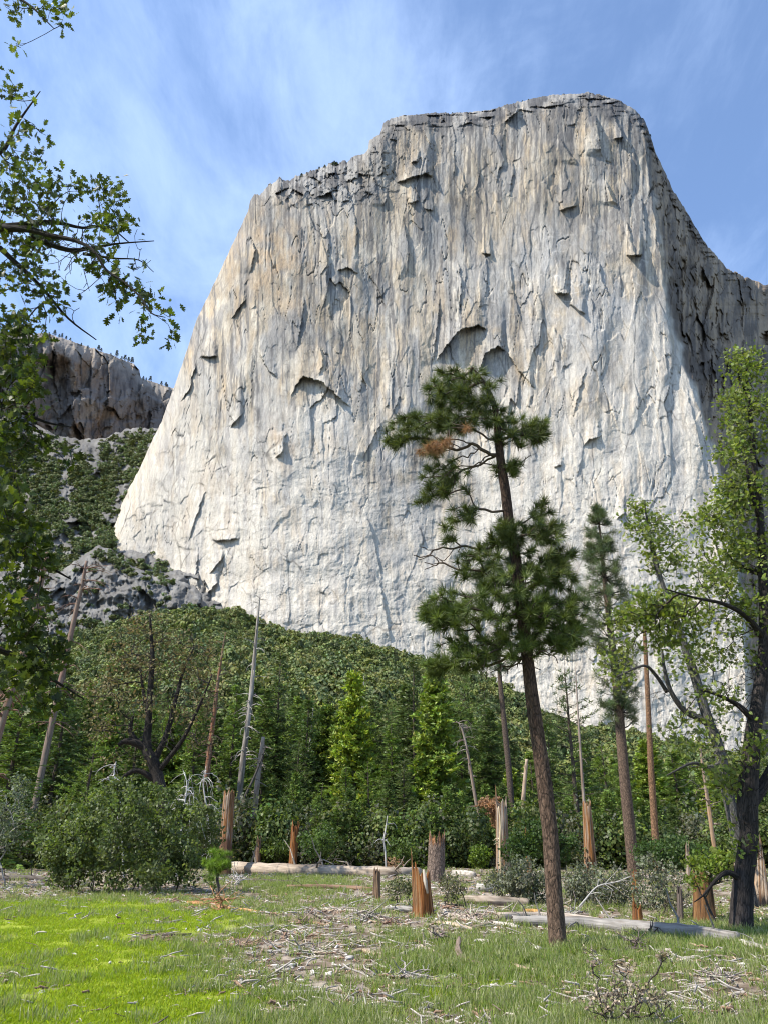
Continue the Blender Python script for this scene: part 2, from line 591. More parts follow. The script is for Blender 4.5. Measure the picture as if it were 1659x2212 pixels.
M_SNAG = mat_wood('dead_wood', (16, 16, 1.2), 0.5, 0.5)
M_STUMP = mat_wood('torn_wood', (26, 26, 1.0), 0.75, 0.9, dist=0.03)
M_LOG = mat_wood('weathered_log', (22, 22, 0.9), 0.5, 0.6)

# ------------------------------------------------------------------ terrain
SKY_LINE = np.array([(-500, 1420), (0, 1400), (100, 1382), (200, 1352), (330, 1328), (420, 1308), (500, 1318), (560, 1345), (620, 1364), (700, 1372),
                     (800, 1388), (890, 1415), (960, 1442), (1010, 1445), (1100, 1500), (1160, 1540), (1250, 1575), (1350, 1587), (1450, 1610), (1560, 1640), (1700, 1655), (2200, 1660)], float)
CREST_Y = 520.0
_c = P(SKY_LINE[:, 0], SKY_LINE[:, 1], CREST_Y)
_cx = _c[:, 0] / CREST_Y
_ch = _c[:, 2] - 5.5


def terrain(x, y):
    x = np.asarray(x, float); y = np.asarray(y, float)
    hc = np.interp(x / np.maximum(y, 30), _cx, _ch)
    t = np.clip((y - 100) / (CREST_Y - 100), 0, 1)
    h = hc * (0.22 * t + 0.78 * t ** 1.55) + np.clip(y - CREST_Y, 0, 300) * 0.22
    h = h + 0.10 * fbm(x * .12, y * .12, 31, 3) + 0.035 * fbm(x * .6, y * .6, 35, 3)
    h = h + np.clip((y - 110) / 120, 0, 1) * 5.0 * fbm(x * .012, y * .012, 38, 3)
    return h


def ground(px, py):
    """the ground point seen at px, py"""
    zc = (1106.0 - py) / FPX
    s = (SP + zc * CP) / (CP - zc * SP)
    Y = CAM_H / max(-s, 0.012)
    for _ in range(12):
        p = P(px, py, Y)
        h = float(terrain(p[0], p[1]))
        Y = Y * 0.5 + 0.5 * min((CAM_H - h) / max(-s, 0.012), 110)
    p = P(px, py, Y)
    return np.array([p[0], p[1], float(terrain(p[0], p[1]))])


def foot(px, Y):
    """the point on the ground at depth Y in the direction of frame column px"""
    z = 0.0
    for _ in range(4):
        s = (z - CAM_H) / Y
        zc = (s * CP - SP) / (CP + s * SP)
        X = (px - 829.5) / FPX / (CP - zc * SP) * Y
        z = float(terrain(X, Y))
    return np.array([X, Y, z])


def grass_mask(x, y):
    """0 bare litter .. 1 grass ; second value: bright yellow-green carpet"""
    px, py = project(np.stack([x, y, np.zeros_like(x)], -1))
    n = fbm(x * .35, y * .22, 50, 4)
    n2 = fbm(x * .12 + 7, y * .10, 55, 3)
    n3 = fbm(x * 1.1, y * .8, 58, 3)
    left = sstep(640, 380, px + 160 * n2) * sstep(1925, 1965, py)
    bright = np.clip(left * sstep(-.45, .15, n + .3 * n3 + .35) , 0, 1)
    bright = np.maximum(bright, .8 * sstep(2090, 2130, py) * sstep(2200, 2170, py) * sstep(820, 900, px) * sstep(1300, 1180, px) * sstep(-.3, .2, n))
    bright = np.maximum(bright, .7 * sstep(2120, 2150, py) * sstep(650, 500, px))
    right = sstep(1000, 1100, px) * sstep(2040, 2080, py)
    mid = sstep(-.02, .5, n + .55 * n3) * .6
    strip = .8 * np.exp(-((py - 2070) / 60) ** 2) * sstep(780, 900, px)
    band = .9 * np.exp(-((py - 1912) / 16) ** 2) * np.exp(-((px - 640) / 110) ** 2)
    g = np.maximum.reduce([bright, mid * sstep(1890, 1990, py + 40 * n2), np.clip(right * (.58 + 1.0 * n + .35 * n3), 0, 1), np.clip(strip * (.9 + .6 * n), 0, 1), band])
    bare_litter = np.exp(-((px - 1040) / 330) ** 2 - ((py - 1995) / 46) ** 2)  # bare brown litter thins the grass here
    sl2 = np.exp(-((px - 1560) / 120) ** 2 - ((py - 2105) / 40) ** 2)
    sl3 = np.exp(-((px - 690) / 120) ** 2 - ((py - 2010) / 40) ** 2)
    sl4 = np.exp(-((px - 760) / 140) ** 2 - ((py - 2195) / 22) ** 2)
    g = g * (1 - np.clip(.95 * bare_litter + .8 * sl2 + .85 * sl3 + .75 * sl4, 0, 1))
    return np.clip(g, 0, 1), np.clip(bright, 0, 1)


def build_ground():
    ys = np.concatenate([np.linspace(-40, 7, 12), np.geomspace(7.4, 62, 330), np.geomspace(63, 900, 150), [1200, 2000, 4000, 9000]])
    us = np.concatenate([[-14, -7, -3, -1.6, -1.1], np.linspace(-.75, .75, 420), [1.1, 1.6, 3, 7, 14]])
    U, Yg = np.meshgrid(us, ys)
    X = U * np.maximum(Yg, 14) * np.where(np.abs(U) > 1, 1, 1)
    Z = terrain(X, Yg)
    g_, b_ = grass_mask(X, np.maximum(Yg, 6.5))
    Z = Z + .02 * fbm(X * 4, Yg * 4, 61, 2) * (Yg < 40)
    n = fbm(X * 1.7, Yg * 1.7, 66, 4)
    n5 = fbm(X * 6, Yg * 3.5, 68, 3)
    dirt = mixc((.15, .112, .078), (.30, .25, .195), sstep(-.25, .6, n + .5 * n5))
    dirt = mixc(dirt, (.085, .06, .042), .7 * sstep(.15, .6, -n + .2 * n5))
    gcol = mixc((.14, .175, .05), (.23, .28, .016), b_)
    gcol = gcol * (1 + .25 * n[..., None])
    col = mixc(dirt, gcol, sstep(.2, .8, g_ + .25 * n5) * .9)
    far = sstep(66, 95, Yg)
    col = mixc(col, (.05, .055, .025), far)
    g = G()
    m, k = X.shape
    i = (np.arange(m - 1)[:, None] * k + np.arange(k - 1)[None, :])
    F = np.stack([i, i + 1, i + k + 1, i + k], -1).reshape(-1, 4)
    g.add(np.stack([X, Yg, Z], -1).reshape(-1, 3), F, np.clip(col, 0, 1).reshape(-1, 3))
    o = g.build('ground', M_GROUND)
    tag(o, 'grassy meadow floor with bare brown litter, rising to the wooded slope', 'ground', kind='structure')


build_ground()


# ------------------------------------------------------------------ cliffs
def rock_sheet(name, xs, top, ybot, rows, depth, colour, mat, label, cat, back=(40, 160, 500), rim=None):
    """a rock wall: columns xs run from the crest line down, depth() gives the real distance of every point; closed behind by its plateau"""
    xs = np.asarray(xs, float)
    yt = top(xs)
    v = np.linspace(0, 1, rows) ** 1.05
    X = np.tile(xs[None, :], (rows, 1))
    Yp = yt[None, :] + (ybot - yt[None, :]) * v[:, None]
    D = depth(X, Yp, Yp - yt[None, :])
    pts = P(X, Yp, D)
    C = colour(X, Yp, Yp - yt[None, :])
    m, k = X.shape
    V = [pts.reshape(-1, 3)]; Cc = [C.reshape(-1, 3)]
    F = []
    i = np.arange(m - 1)[:, None] * k + np.arange(k - 1)[None, :]
    F.append(np.stack([i + k, i + k + 1, i + 1, i], -1).reshape(-1, 4))
    prev = np.arange(k)
    base = m * k
    for b in back:
        q = pts[0] + np.stack([pts[0][:, 0] / pts[0][:, 1] * b * .6, np.full(k, float(b)), -0.03 * b * np.ones(k)], -1)
        V.append(q); Cc.append(C[0])
        cur = base + np.arange(k); base += k
        F.append(np.stack([prev[:-1], prev[1:], cur[1:], cur[:-1]], -1))
        prev = cur
    q = V[-1].copy(); q[:, 2] = -5
    V.append(q); Cc.append(C[0]); cur = base + np.arange(k)
    F.append(np.stack([prev[:-1], prev[1:], cur[1:], cur[:-1]], -1))
    g = G()
    g.add(np.concatenate(V), np.concatenate(F), np.clip(np.concatenate(Cc), .01, .9))
    o = g.build(name, mat)
    tag(o, label, cat, kind='structure')
    return o


TOP = np.array([(120, 1330), (160, 1260), (200, 1210), (226, 1172), (245, 1122), (270, 1072), (300, 1018), (325, 962), (350, 910), (372, 850), (390, 800), (410, 740),
                (425, 692), (450, 640), (470, 600), (497, 540), (520, 492), (537, 455), (541, 432), (552, 421), (566, 416), (580, 402), (603, 386), (616, 391), (650, 378), (690, 362),
                (725, 354), (760, 341), (788, 331), (796, 322), (797, 304), (806, 297), (820, 289), (830, 268), (845, 253), (870, 250), (930, 244), (1000, 243), (1055, 238), (1090, 227),
                (1130, 218), (1165, 209), (1200, 204), (1240, 203), (1270, 199), (1300, 206), (1340, 218), (1370, 237), (1390, 257), (1403, 290), (1415, 330), (1440, 380),
                (1452, 412), (1470, 435), (1495, 480), (1515, 515), (1540, 545), (1570, 580), (1600, 595), (1659, 617), (1760, 660), (1900, 720)], float)
NOSE = np.array([(180, 1380), (250, 1386), (400, 1402), (560, 1426), (690, 1442), (780, 1470), (880, 1508), (1000, 1545), (1150, 1575), (1300, 1600), (1750, 1625)], float)


def crest(x):
    a = 1 + 1.3 * sstep(535, 560, x) * sstep(880, 820, x)
    r = 1 + .5 * sstep(1400, 1440, x)
    return np.interp(x, TOP[:, 0], TOP[:, 1]) + a * r * (1.8 * fbm(x * .05, x * 0 + 3, 91, 4) + 1.4 * np.round(1.5 * perlin(x * .09, x * 0 + 8, 93)) + .8 * np.round(1.6 * perlin(x * .23, x * 0 + 18, 94)))


# traced ledges, roofs and corners: (points, proud metres, fade length px, side) side 'u' = proud above, 'l' = proud to the left
FEAT = [
    ([(1350, 553), (1388, 550)], 20, 40, 'u'), ([(1205, 455), (1247, 443)], 11, 35, 'u'), ([(1195, 634), (1228, 633)], 20, 30, 'u'),
    ([(1228, 655), (1264, 679)], 15, 35, 'u'), 
    ([(940, 782), (965, 745), (994, 711), (1030, 703), (1052, 714)], 22, 45, 'u'), ([(1034, 806), (1048, 763), (1075, 748), (1092, 759)], 22, 40, 'u'),
    ([(1092, 759), (1120, 800), (1155, 840)], 9, 40, 'u'),
    ([(628, 862), (640, 832), (656, 814), (695, 824), (717, 845), (757, 880)], 18, 40, 'u'), ([(690, 815), (700, 780), (692, 745)], 9, 30, 'l'),
    ([(432, 772), (472, 770)], 11, 30, 'u'), ([(408, 1172), (420, 1130), (445, 1058)], 9, 35, 'l'), ([(444, 1290), (474, 1252)], 10, 40, 'u'),
    ([(452, 1240), (487, 1200)], 9, 35, 'u'), ([(430, 1190), (424, 1240), (438, 1300)], 9, 30, 'l'), ([(498, 925), (527, 890)], 9, 35, 'u'), ([(455, 1168), (520, 1164)], 9, 30, 'u'),
    ([(1090, 264), (1122, 237)], 20, 30, 'u'), ([(855, 395), (890, 384), (930, 371)], 15, 30, 'u'), ([(886, 352), (906, 347)], 13, 20, 'u'), ([(915, 372), (935, 382)], 13, 30, 'u'),
    ([(1238, 900), (1252, 842), (1267, 790)], 6, 30, 'l'), ([(1258, 966), (1272, 950), (1298, 942)], 9, 30, 'u'), ([(785, 992), (800, 960), (826, 908)], 8, 40, 'l'),
    ([(1286, 248), (1294, 300), (1300, 340)], 24, 40, 'l'), ([(1325, 300), (1345, 296)], 15, 20, 'u'), ([(1318, 225), (1330, 262), (1362, 320)], 12, 50, 'l'),
    ([(1308, 388), (1318, 420), (1336, 446)], 15, 30, 'l'), ([(1352, 470), (1362, 520), (1376, 566)], 12, 30, 'l'), ([(1290, 560), (1302, 610), (1318, 640)], 9, 30, 'l'),
    ([(1384, 420), (1392, 480), (1396, 540)], 10, 25, 'l'), ([(1210, 300), (1228, 330), (1248, 356)], 12, 40, 'l'), ([(1100, 560), (1110, 640), (1128, 700)], 7, 40, 'l'),
    ([(870, 470), (884, 540), (876, 600)], 10, 40, 'l'), ([(760, 430), (772, 500), (768, 560)], 7, 40, 'l'), ([(700, 455), (712, 520), (706, 600), (716, 700)], 8, 40, 'l'),
    ([(950, 640), (942, 720), (934, 790)], 12, 40, 'l'), ([(988, 560), (996, 610), (990, 680)], 10, 30, 'l'), ([(545, 515), (552, 540), (540, 590)], 12, 30, 'l'),
    ([(500, 690), (520, 660), (535, 645)], 9, 30, 'u'), ([(730, 585), (752, 578), (775, 590)], 9, 30, 'u'), ([(660, 640), (652, 700), (640, 760)], 9, 40, 'l'),
    ([(880, 440), (905, 434)], 11, 25, 'u'), ([(915, 450), (938, 455)], 9, 25, 'u'), ([(838, 418), (830, 445)], 11, 25, 'l'), ([(1040, 545), (1060, 552)], 11, 25, 'u'),
    ([(1110, 880), (1140, 930), (1160, 1000)], 5, 60, 'l'), ([(1195, 1010), (1215, 1004)], 7, 20, 'u'), ([(1330, 1120), (1350, 1108)], 9, 25, 'u'),
    ([(1480, 830), (1512, 960), (1530, 1060)], 5, 25, 'l'), ([(1500, 900), (1535, 1010), (1560, 1120)], 5, 20, 'l'), ([(985, 1420), (1000, 1380), (1012, 1350)], 8, 40, 'l'),
    ([(620, 930), (610, 985)], 8, 30, 'l'), ([(595, 990), (615, 975)], 8, 30, 'u'), ([(560, 760), (580, 800), (600, 815)], 7, 30, 'u'), ([(390, 870), (410, 840), (425, 780)], 12, 25, 'l'),
    ([(820, 1250), (835, 1330), (845, 1395)], 7, 60, 'l'), ([(790, 1100), (812, 1180), (826, 1260)], 5, 60, 'l'),
]


def feature_relief(X, Y):
    d = np.zeros_like(X)
    for pts, amp, L, side in FEAT:
        pts = np.asarray(pts, float)
        x0, x1 = pts[:, 0].min() - 3 * L, pts[:, 0].max() + 8
        y0, y1 = pts[:, 1].min() - 3 * L, pts[:, 1].max() + 8
        m = (X > x0) & (X < x1 + 20) & (Y > y0) & (Y < y1)
        if not m.any(): continue
        x = X[m]; y = Y[m]
        x = x + 2.2 * fbm(x * .08, y * .08, 12, 3); y = y + 2.2 * fbm(x * .08 + 30, y * .08, 14, 3)
        if side == 'u':
            s = np.argsort(pts[:, 0]); q = pts[s]
            yl = np.interp(x, q[:, 0], q[:, 1])
            t = (x - q[0, 0]) / (q[-1, 0] - q[0, 0])
            e = yl - y
        else:
            s = np.argsort(pts[:, 1]); q = pts[s]
            xl = np.interp(y, q[:, 1], q[:, 0])
            t = (y - q[0, 1]) / (q[-1, 1] - q[0, 1])
            e = xl - x
        w = np.where(e > 0, np.exp(-e / L), 0) * np.clip(np.minimum(t, 1 - t) * 5, 0, 1) * ((t > 0) & (t < 1))
        d[m] += amp * (.62 if side == 'u' else .42) * w
    return d


def cliff_depth(X, Y, E):
    nose = np.interp(Y, NOSE[:, 0], NOSE[:, 1]) + 3 * fbm(Y * .03, Y * 0, 17, 4)
    low = sstep(840, 1050, Y + 80 * fbm(X * .01, Y * .01, 3, 3) - 60 * sstep(1050, 1250, X))
    D = 610 + (1450 - Y) * 0.125
    D = D + 70 * sstep(620, 150, X) + 16 * np.cos((X - 980) / 330 * np.pi) * .5
    D = D + 24 * sstep(1180, 1400, X) * sstep(900, 600, Y) * 0
    beyond = np.maximum(X - nose, 0)
    D = D + beyond * 1.15 + np.maximum(X - nose - 120, 0) * 1.2
    # rounding of the left edge and of the rim
    D = D + 70 * np.exp(-E / 26) * sstep(560, 500, X) + 34 * np.exp(-E / 12) * sstep(500, 560, X) + 30 * np.exp(-E / 50) * np.exp(-((X - 680) / 130) ** 2)
    rough = (1 - .72 * low) * (.30 + 1.0 * sstep(-.3, .5, fbm(X * .009 + 50, Y * .007, 19, 3)))
    rib = fbm(X * .013, Y * .0036, 21, 2)
    f1, e1 = facets(X, Y, 62, 210, 1, 1.5)
    f2, e2 = facets(X, Y, 24, 70, 2, 1.6)
    f3, e3 = facets(X, Y, 9, 22, 3, 1.5)
    f4, _ = facets(X, Y, 30, 26, 6, 1.6)
    up = sstep(520, 330, Y) * .7 + 1
    disp = 5.5 * rib * (1 - .6 * low) + (4.4 * f1 + 2.2 * f2 * up) * rough + .7 * f3 * (.3 + .7 * rough) * up
    disp = disp + low * (1.0 * f4 + .25 * facets(X, Y, 13, 9, 5, 1.8)[0] + 2.4 * fbm(X * .010, Y * .014, 25, 2) + .55 * (.5 - np.abs(fbm(X * .028, Y * .05, 27, 3))))
    disp = disp + .25 * fbm(X * .12, Y * .08, 28, 3)
    # long thin cracks running down the wall
    cr = np.exp(-(fbm(X * .022, Y * .0035, 18, 3) / .012) ** 2) * sstep(-.2, .3, fbm(X * .012, Y * .01, 16, 2))
    disp = disp - 2.6 * cr * (1 - .5 * low)
    shoulder = np.exp(-((X - 690) / 120) ** 2) * sstep(470, 380, Y)
    disp = disp + shoulder * (16 * facets(X, Y, 26, 22, 8, 1.8)[0] + 6 * facets(X, Y, 10, 9, 7, 1.8)[0])
    disp = disp + sstep(46, 10, E) * sstep(820, 870, X) * 12 * facets(X, Y, 34, 8, 9, 1.4)[0]
    disp = disp + feature_relief(X, Y)
    # broken shadowed wall right of the prow
    sh = sstep(0, 40, beyond)
    disp = disp + sh * (24 * facets(X, Y, 24, 90, 11, 1.8)[0] + 9 * facets(X, Y, 10, 26, 10, 1.8)[0] + 8 * fbm(X * .03, Y * .01, 29, 4))
    return D - disp


def cliff_colour(X, Y, E):
    n1 = fbm(X * .008, Y * .006, 41, 4); n2 = fbm(X * .035, Y * .022, 42, 4)
    s1 = fbm(X * .045, Y * .0035, 43, 4); s2 = fbm(X * .13 + .4 * n2, Y * .0055, 44, 4, .6); s3 = fbm(X * .3, Y * .009, 45, 3)
    bound = np.interp(X, [200, 420, 560, 660, 770, 800, 980, 1060, 1200, 1420, 1600], [700, 860, 960, 850, 860, 1150, 1150, 960, 830, 720, 760])
    low = sstep(-110, 110, Y - bound + 150 * n1 + 70 * n2 + 40 * s1)
    up = mixc((.41, .355, .28), (.345, .335, .32), sstep(-.3, .25, n1 + .6 * s1))
    org = sstep(.05, .55, fbm(X * .03 + 9, Y * .0045, 46, 4) + .3 * n2)
    up = mixc(up, (.43, .335, .225), .5 * org)
    pale = sstep(.1, .5, fbm(X * .028 + 3, Y * .012, 47, 4))
    up = mixc(up, (.56, .515, .44), .65 * pale)
    up = mixc(up, (.255, .255, .26), .7 * sstep(.1, .5, fbm(X * .02 + 31, Y * .009, 48, 4)))
    dark = sstep(.0, .42, s2 + .35 * fbm(X * .018, Y * .004, 49, 3) + .15 * sstep(700, 300, Y) - .1)
    up = mixc(up, (.115, .115, .12), .75 * dark)
    up = up * (1 - .14 * sstep(760, 420, Y)[..., None])
    ck = np.exp(-(fbm(X * .05, Y * .016, 57, 3) / .022) ** 2) * sstep(-.1, .3, fbm(X * .02, Y * .02, 58, 3))
    up = mixc(up, (.10, .095, .09), .6 * ck)
    up = mixc(up, (.56, .53, .46), .3 * sstep(.3, .65, s3 - s2 * .3))
    gz = sstep(.0, .4, fbm(X * .007 + 17, Y * .005, 59, 3))
    up = up * (1 - .22 * gz[..., None])
    lo = mixc((.56, .54, .50), (.475, .465, .45), sstep(-.2, .4, s1 + .4 * n2))
    lo = mixc(lo, (.52, .455, .375), .5 * sstep(.0, .5, fbm(X * .03 + 60, Y * .012, 52, 4)))
    lo = mixc(lo, (.62, .605, .57), .6 * sstep(.05, .5, fbm(X * .09, Y * .006, 53, 4)))
    lo = mixc(lo, (.30, .30, .31), .4 * sstep(.3, .65, s2 + .3 * n2))
    c = mixc(up, lo, low)
    # darker intrusion in the right centre with pale veins
    di = np.exp(-((X - 1290) / 150) ** 2 - ((Y - 690) / 120) ** 2) + .8 * np.exp(-((X - 880) / 90) ** 2 - ((Y - 1130) / 220) ** 2) + .7 * np.exp(-((X - 1140) / 90) ** 2 - ((Y - 560) / 90) ** 2)
    c = mixc(c, (.37, .37, .37), np.clip(.75 * di * (.7 + n2), 0, .8))
    vein = np.exp(-(fbm(X * .010 + 5, Y * .016, 54, 3) / .018) ** 2) * np.exp(-((X - 1280) / 230) ** 2 - ((Y - 660) / 180) ** 2)
    c = mixc(c, (.62, .60, .56), np.clip(.7 * vein, 0, 1))
    # brown patches upper left and lichen-dark rim
    br = np.exp(-((X - 590) / 60) ** 2 - ((Y - 560) / 90) ** 2) + .8 * np.exp(-((X - 610) / 26) ** 2 - ((Y - 960) / 40) ** 2)
    c = mixc(c, (.40, .30, .20), np.clip(.6 * br * (.8 + n2 * 2), 0, .7))
    gl = np.exp(-((X - 665) / 110) ** 2) * sstep(470, 380, Y)
    c = mixc(c, mixc((.26, .26, .26), (.085, .085, .09), sstep(-.2, .3, n2 + s2 * .5)), np.clip(gl * 1.3, 0, 1) * .95)
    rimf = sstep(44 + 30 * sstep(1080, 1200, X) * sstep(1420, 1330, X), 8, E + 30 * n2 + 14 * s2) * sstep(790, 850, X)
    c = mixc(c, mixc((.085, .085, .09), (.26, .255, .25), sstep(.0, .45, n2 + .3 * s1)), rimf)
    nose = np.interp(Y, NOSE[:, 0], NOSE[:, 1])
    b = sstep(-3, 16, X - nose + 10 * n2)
    c = mixc(c, mixc((.31, .245, .18), (.12, .10, .085), sstep(-.45, .45, .5 * s2 + .6 * n1 + .4 * s1 + .3 * n2)), b * .97)  # darker brown painted beyond the nose to deepen that face's shade
    # joints: dark lines along some plate edges and a few slanting cracks
    for sx, sy, sd, k, wdt in ((62, 210, 1, .55, .030), (24, 70, 2, .42, .045), (40, 34, 13, .30, .030)):
        _, e = facets(X, Y, sx, sy, sd, 1.5)
        on = sstep(.0, .35, fbm(X * .02 + sd * 9, Y * .012, 62 + sd, 3))
        c = mixc(c, (.085, .08, .075), k * on * sstep(wdt, wdt * .3, e))
    sl = np.exp(-(fbm((X + .6 * Y) * .02, (Y - .5 * X) * .008, 83, 3) / .012) ** 2) * sstep(.0, .3, fbm(X * .015 + 7, Y * .015, 84, 2))
    c = mixc(c, (.09, .085, .08), .5 * sl)
    fine = fbm(X * .33, Y * .035, 85, 3)
    c = mixc(c, (.16, .16, .165), .38 * sstep(.25, .6, fine) * (1 - .55 * low))
    gr = np.clip(fbm(X * .7, Y * .55, 56, 2), -1, 1)
    return c * (1 + .17 * gr[..., None]) * mixc((.98, .94, .865), (.83, .785, .71), low)


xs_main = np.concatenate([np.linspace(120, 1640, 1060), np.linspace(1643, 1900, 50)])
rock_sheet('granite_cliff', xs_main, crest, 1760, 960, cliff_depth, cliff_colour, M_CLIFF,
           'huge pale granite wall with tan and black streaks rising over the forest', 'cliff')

SIDE = np.array([(-320, 700), (0, 715), (50, 722), (100, 719), (150, 735), (200, 752), (240, 766), (258, 774), (290, 786), (303, 800), (302.5, 806), (306, 817), (335, 826), (365, 836), (420, 850), (520, 870)], float)


def side_crest(x):
    return np.interp(x, SIDE[:, 0], SIDE[:, 1]) + 1.5 * fbm(x * .06, x * 0, 101, 4) + 1.5 * np.round(perlin(x * .1, x * 0, 103))


def side_depth(X, Y, E):
    D = 930 + (X - 0) * 1.05 + (1000 - Y) * .12 + 40 * np.exp(-E / 14)
    bay = 55 * sstep(60, 110, X) * sstep(165, 120, X) * sstep(760, 800, Y) + 70 * sstep(235, 300, X)
    f, _ = facets(X, Y, 44, 80, 111, 1.6); f2, _ = facets(X, Y, 16, 34, 112, 1.6); f3, _ = facets(X, Y, 6, 12, 113, 1.5)
    led = sstep(0, 1, (Y - 855 + 12 * perlin(X * .03, Y * 0, 5)) / 8) * 12 + sstep(0, 1, (Y - 905) / 8) * 8
    return D + bay - led - (36 * f + 13 * f2 + 3 * f3) - 14 * fbm(X * .02, Y * .01, 114, 4)


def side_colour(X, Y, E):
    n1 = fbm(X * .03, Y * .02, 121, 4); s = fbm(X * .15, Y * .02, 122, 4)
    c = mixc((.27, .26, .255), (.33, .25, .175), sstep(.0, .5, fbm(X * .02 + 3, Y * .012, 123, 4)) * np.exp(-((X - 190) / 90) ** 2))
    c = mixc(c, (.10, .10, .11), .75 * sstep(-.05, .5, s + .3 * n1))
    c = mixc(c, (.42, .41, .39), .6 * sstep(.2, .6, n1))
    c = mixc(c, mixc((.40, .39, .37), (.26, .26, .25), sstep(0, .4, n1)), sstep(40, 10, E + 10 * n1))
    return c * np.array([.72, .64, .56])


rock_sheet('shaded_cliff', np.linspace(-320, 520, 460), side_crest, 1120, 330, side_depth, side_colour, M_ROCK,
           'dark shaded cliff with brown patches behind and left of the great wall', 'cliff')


def slope_h(X, Y):
    f, _ = facets(X, Y, 46, 34, 131, 1.8); f2, _ = facets(X, Y, 17, 14, 132, 1.8); f3, _ = facets(X, Y, 6, 6, 133, 1.6)
    return 16 * f + 7 * f2 + 2 * f3 + 16 * fbm(X * .014, Y * .014, 134, 4)


def slope_depth(X, Y, E):
    return np.interp(Y, [880, 930, 1000, 1080, 1150, 1210, 1300, 1420, 1500], [960, 905, 850, 790, 735, 690, 640, 560, 500]) + 25 * np.exp(-E / 8) - .85 * slope_h(X, Y)


def slope_colour(X, Y, E):
    n = fbm(X * .03, Y * .03, 141, 4); s = fbm(X * .14, Y * .05, 142, 4)
    c = mixc((.128, .122, .112), (.185, .178, .165), sstep(-.2, .4, n))
    return mixc(c, (.12, .12, .125), .6 * sstep(.1, .5, s))


def slope_top(x):
    return np.interp(x, [-320, 0, 60, 120, 180, 230, 280, 330, 420, 500], [850, 880, 905, 940, 950, 945, 925, 925, 930, 960]) + 5 * fbm(x * .05, x * 0, 143, 4)


rock_sheet('rocky_slope', np.linspace(-320, 480, 420), slope_top, 1520, 330, slope_depth, slope_colour, M_ROCK,
           'steep gully of grey boulders and ledges below the shaded cliff', 'slope', back=(30, 80))


def crop_top(x):
    return np.interp(x, [-200, 0, 60, 120, 150, 180, 215, 240, 290, 330, 370, 400, 420, 436, 446, 470, 520], [1180, 1200, 1220, 1240, 1222, 1200, 1178, 1186, 1222, 1246, 1250, 1258, 1268, 1282, 1330, 1400, 1480]) + 3 * fbm(x * .06, x * 0, 151, 4)


def crop_depth(X, Y, E):
    f, _ = facets(X, Y, 40, 44, 161, 1.7); f2, _ = facets(X, Y, 15, 18, 162, 1.7); f3, _ = facets(X, Y, 6, 7, 163, 1.5)
    return 560 + (1350 - Y) * .28 + 30 * np.exp(-E / 10) + .1 * np.abs(X - 300) - (12 * f + 5 * f2 + 1.5 * f3) - 9 * fbm(X * .02, Y * .02, 164, 4)


rock_sheet('granite_outcrop', np.linspace(-200, 520, 380), crop_top, 1560, 200, crop_depth, slope_colour, M_ROCK,
           'grey cracked granite outcrop at the left foot of the great wall', 'outcrop', back=(20, 45))


# ------------------------------------------------------------------ scattered stuff (geometry nodes)
def scatter(name, pts, protos, scl, rot, label, cat, kind='stuff'):
    """ONE object that repeats a few small meshes on many points"""
    col = bpy.data.collections.new(name + '_kinds')
    for p in protos:
        for c in list(p.users_collection): c.objects.unlink(p)
        col.objects.link(p)
    me = bpy.data.meshes.new(name)
    me.from_pydata([tuple(map(float, p)) for p in pts], [], [])
    a = me.attributes.new('scl', 'FLOAT_VECTOR', 'POINT'); a.data.foreach_set('vector', np.asarray(scl, np.float32).ravel())
    a = me.attributes.new('rot', 'FLOAT_VECTOR', 'POINT'); a.data.foreach_set('vector', np.asarray(rot, np.float32).ravel())
    a = me.attributes.new('idx', 'INT', 'POINT'); a.data.foreach_set('value', RNG.integers(0, len(protos), len(pts)).astype(np.int32))
    o = bpy.data.objects.new(name, me); COL.objects.link(o)
    nt = bpy.data.node_groups.new(name, 'GeometryNodeTree')
    nt.interface.new_socket('Geometry', in_out='INPUT', socket_type='NodeSocketGeometry')
    nt.interface.new_socket('Geometry', in_out='OUTPUT', socket_type='NodeSocketGeometry')
    N, L = nt.nodes.new, nt.links.new
    gi = N('NodeGroupInput'); go = N('NodeGroupOutput')
    ci = N('GeometryNodeCollectionInfo'); ci.inputs['Collection'].default_value = col
    ci.inputs['Separate Children'].default_value = True; ci.inputs['Reset Children'].default_value = True
    ip = N('GeometryNodeInstanceOnPoints'); ip.inputs['Pick Instance'].default_value = True

    def att(n, t):
        q = N('GeometryNodeInputNamedAttribute'); q.data_type = t; q.inputs['Name'].default_value = n
        return q.outputs['Attribute']
    L(gi.outputs[0], ip.inputs['Points']); L(ci.outputs[0], ip.inputs['Instance'])
    L(att('idx', 'INT'), ip.inputs['Instance Index'])
    e2r = N('FunctionNodeEulerToRotation'); L(att('rot', 'FLOAT_VECTOR'), e2r.inputs[0]); L(e2r.outputs[0], ip.inputs['Rotation'])
    L(att('scl', 'FLOAT_VECTOR'), ip.inputs['Scale'])
    L(ip.outputs[0], go.inputs[0])
    md = o.modifiers.new('scatter', 'NODES'); md.node_group = nt
    tag(o, label, cat, kind=kind)
    return o


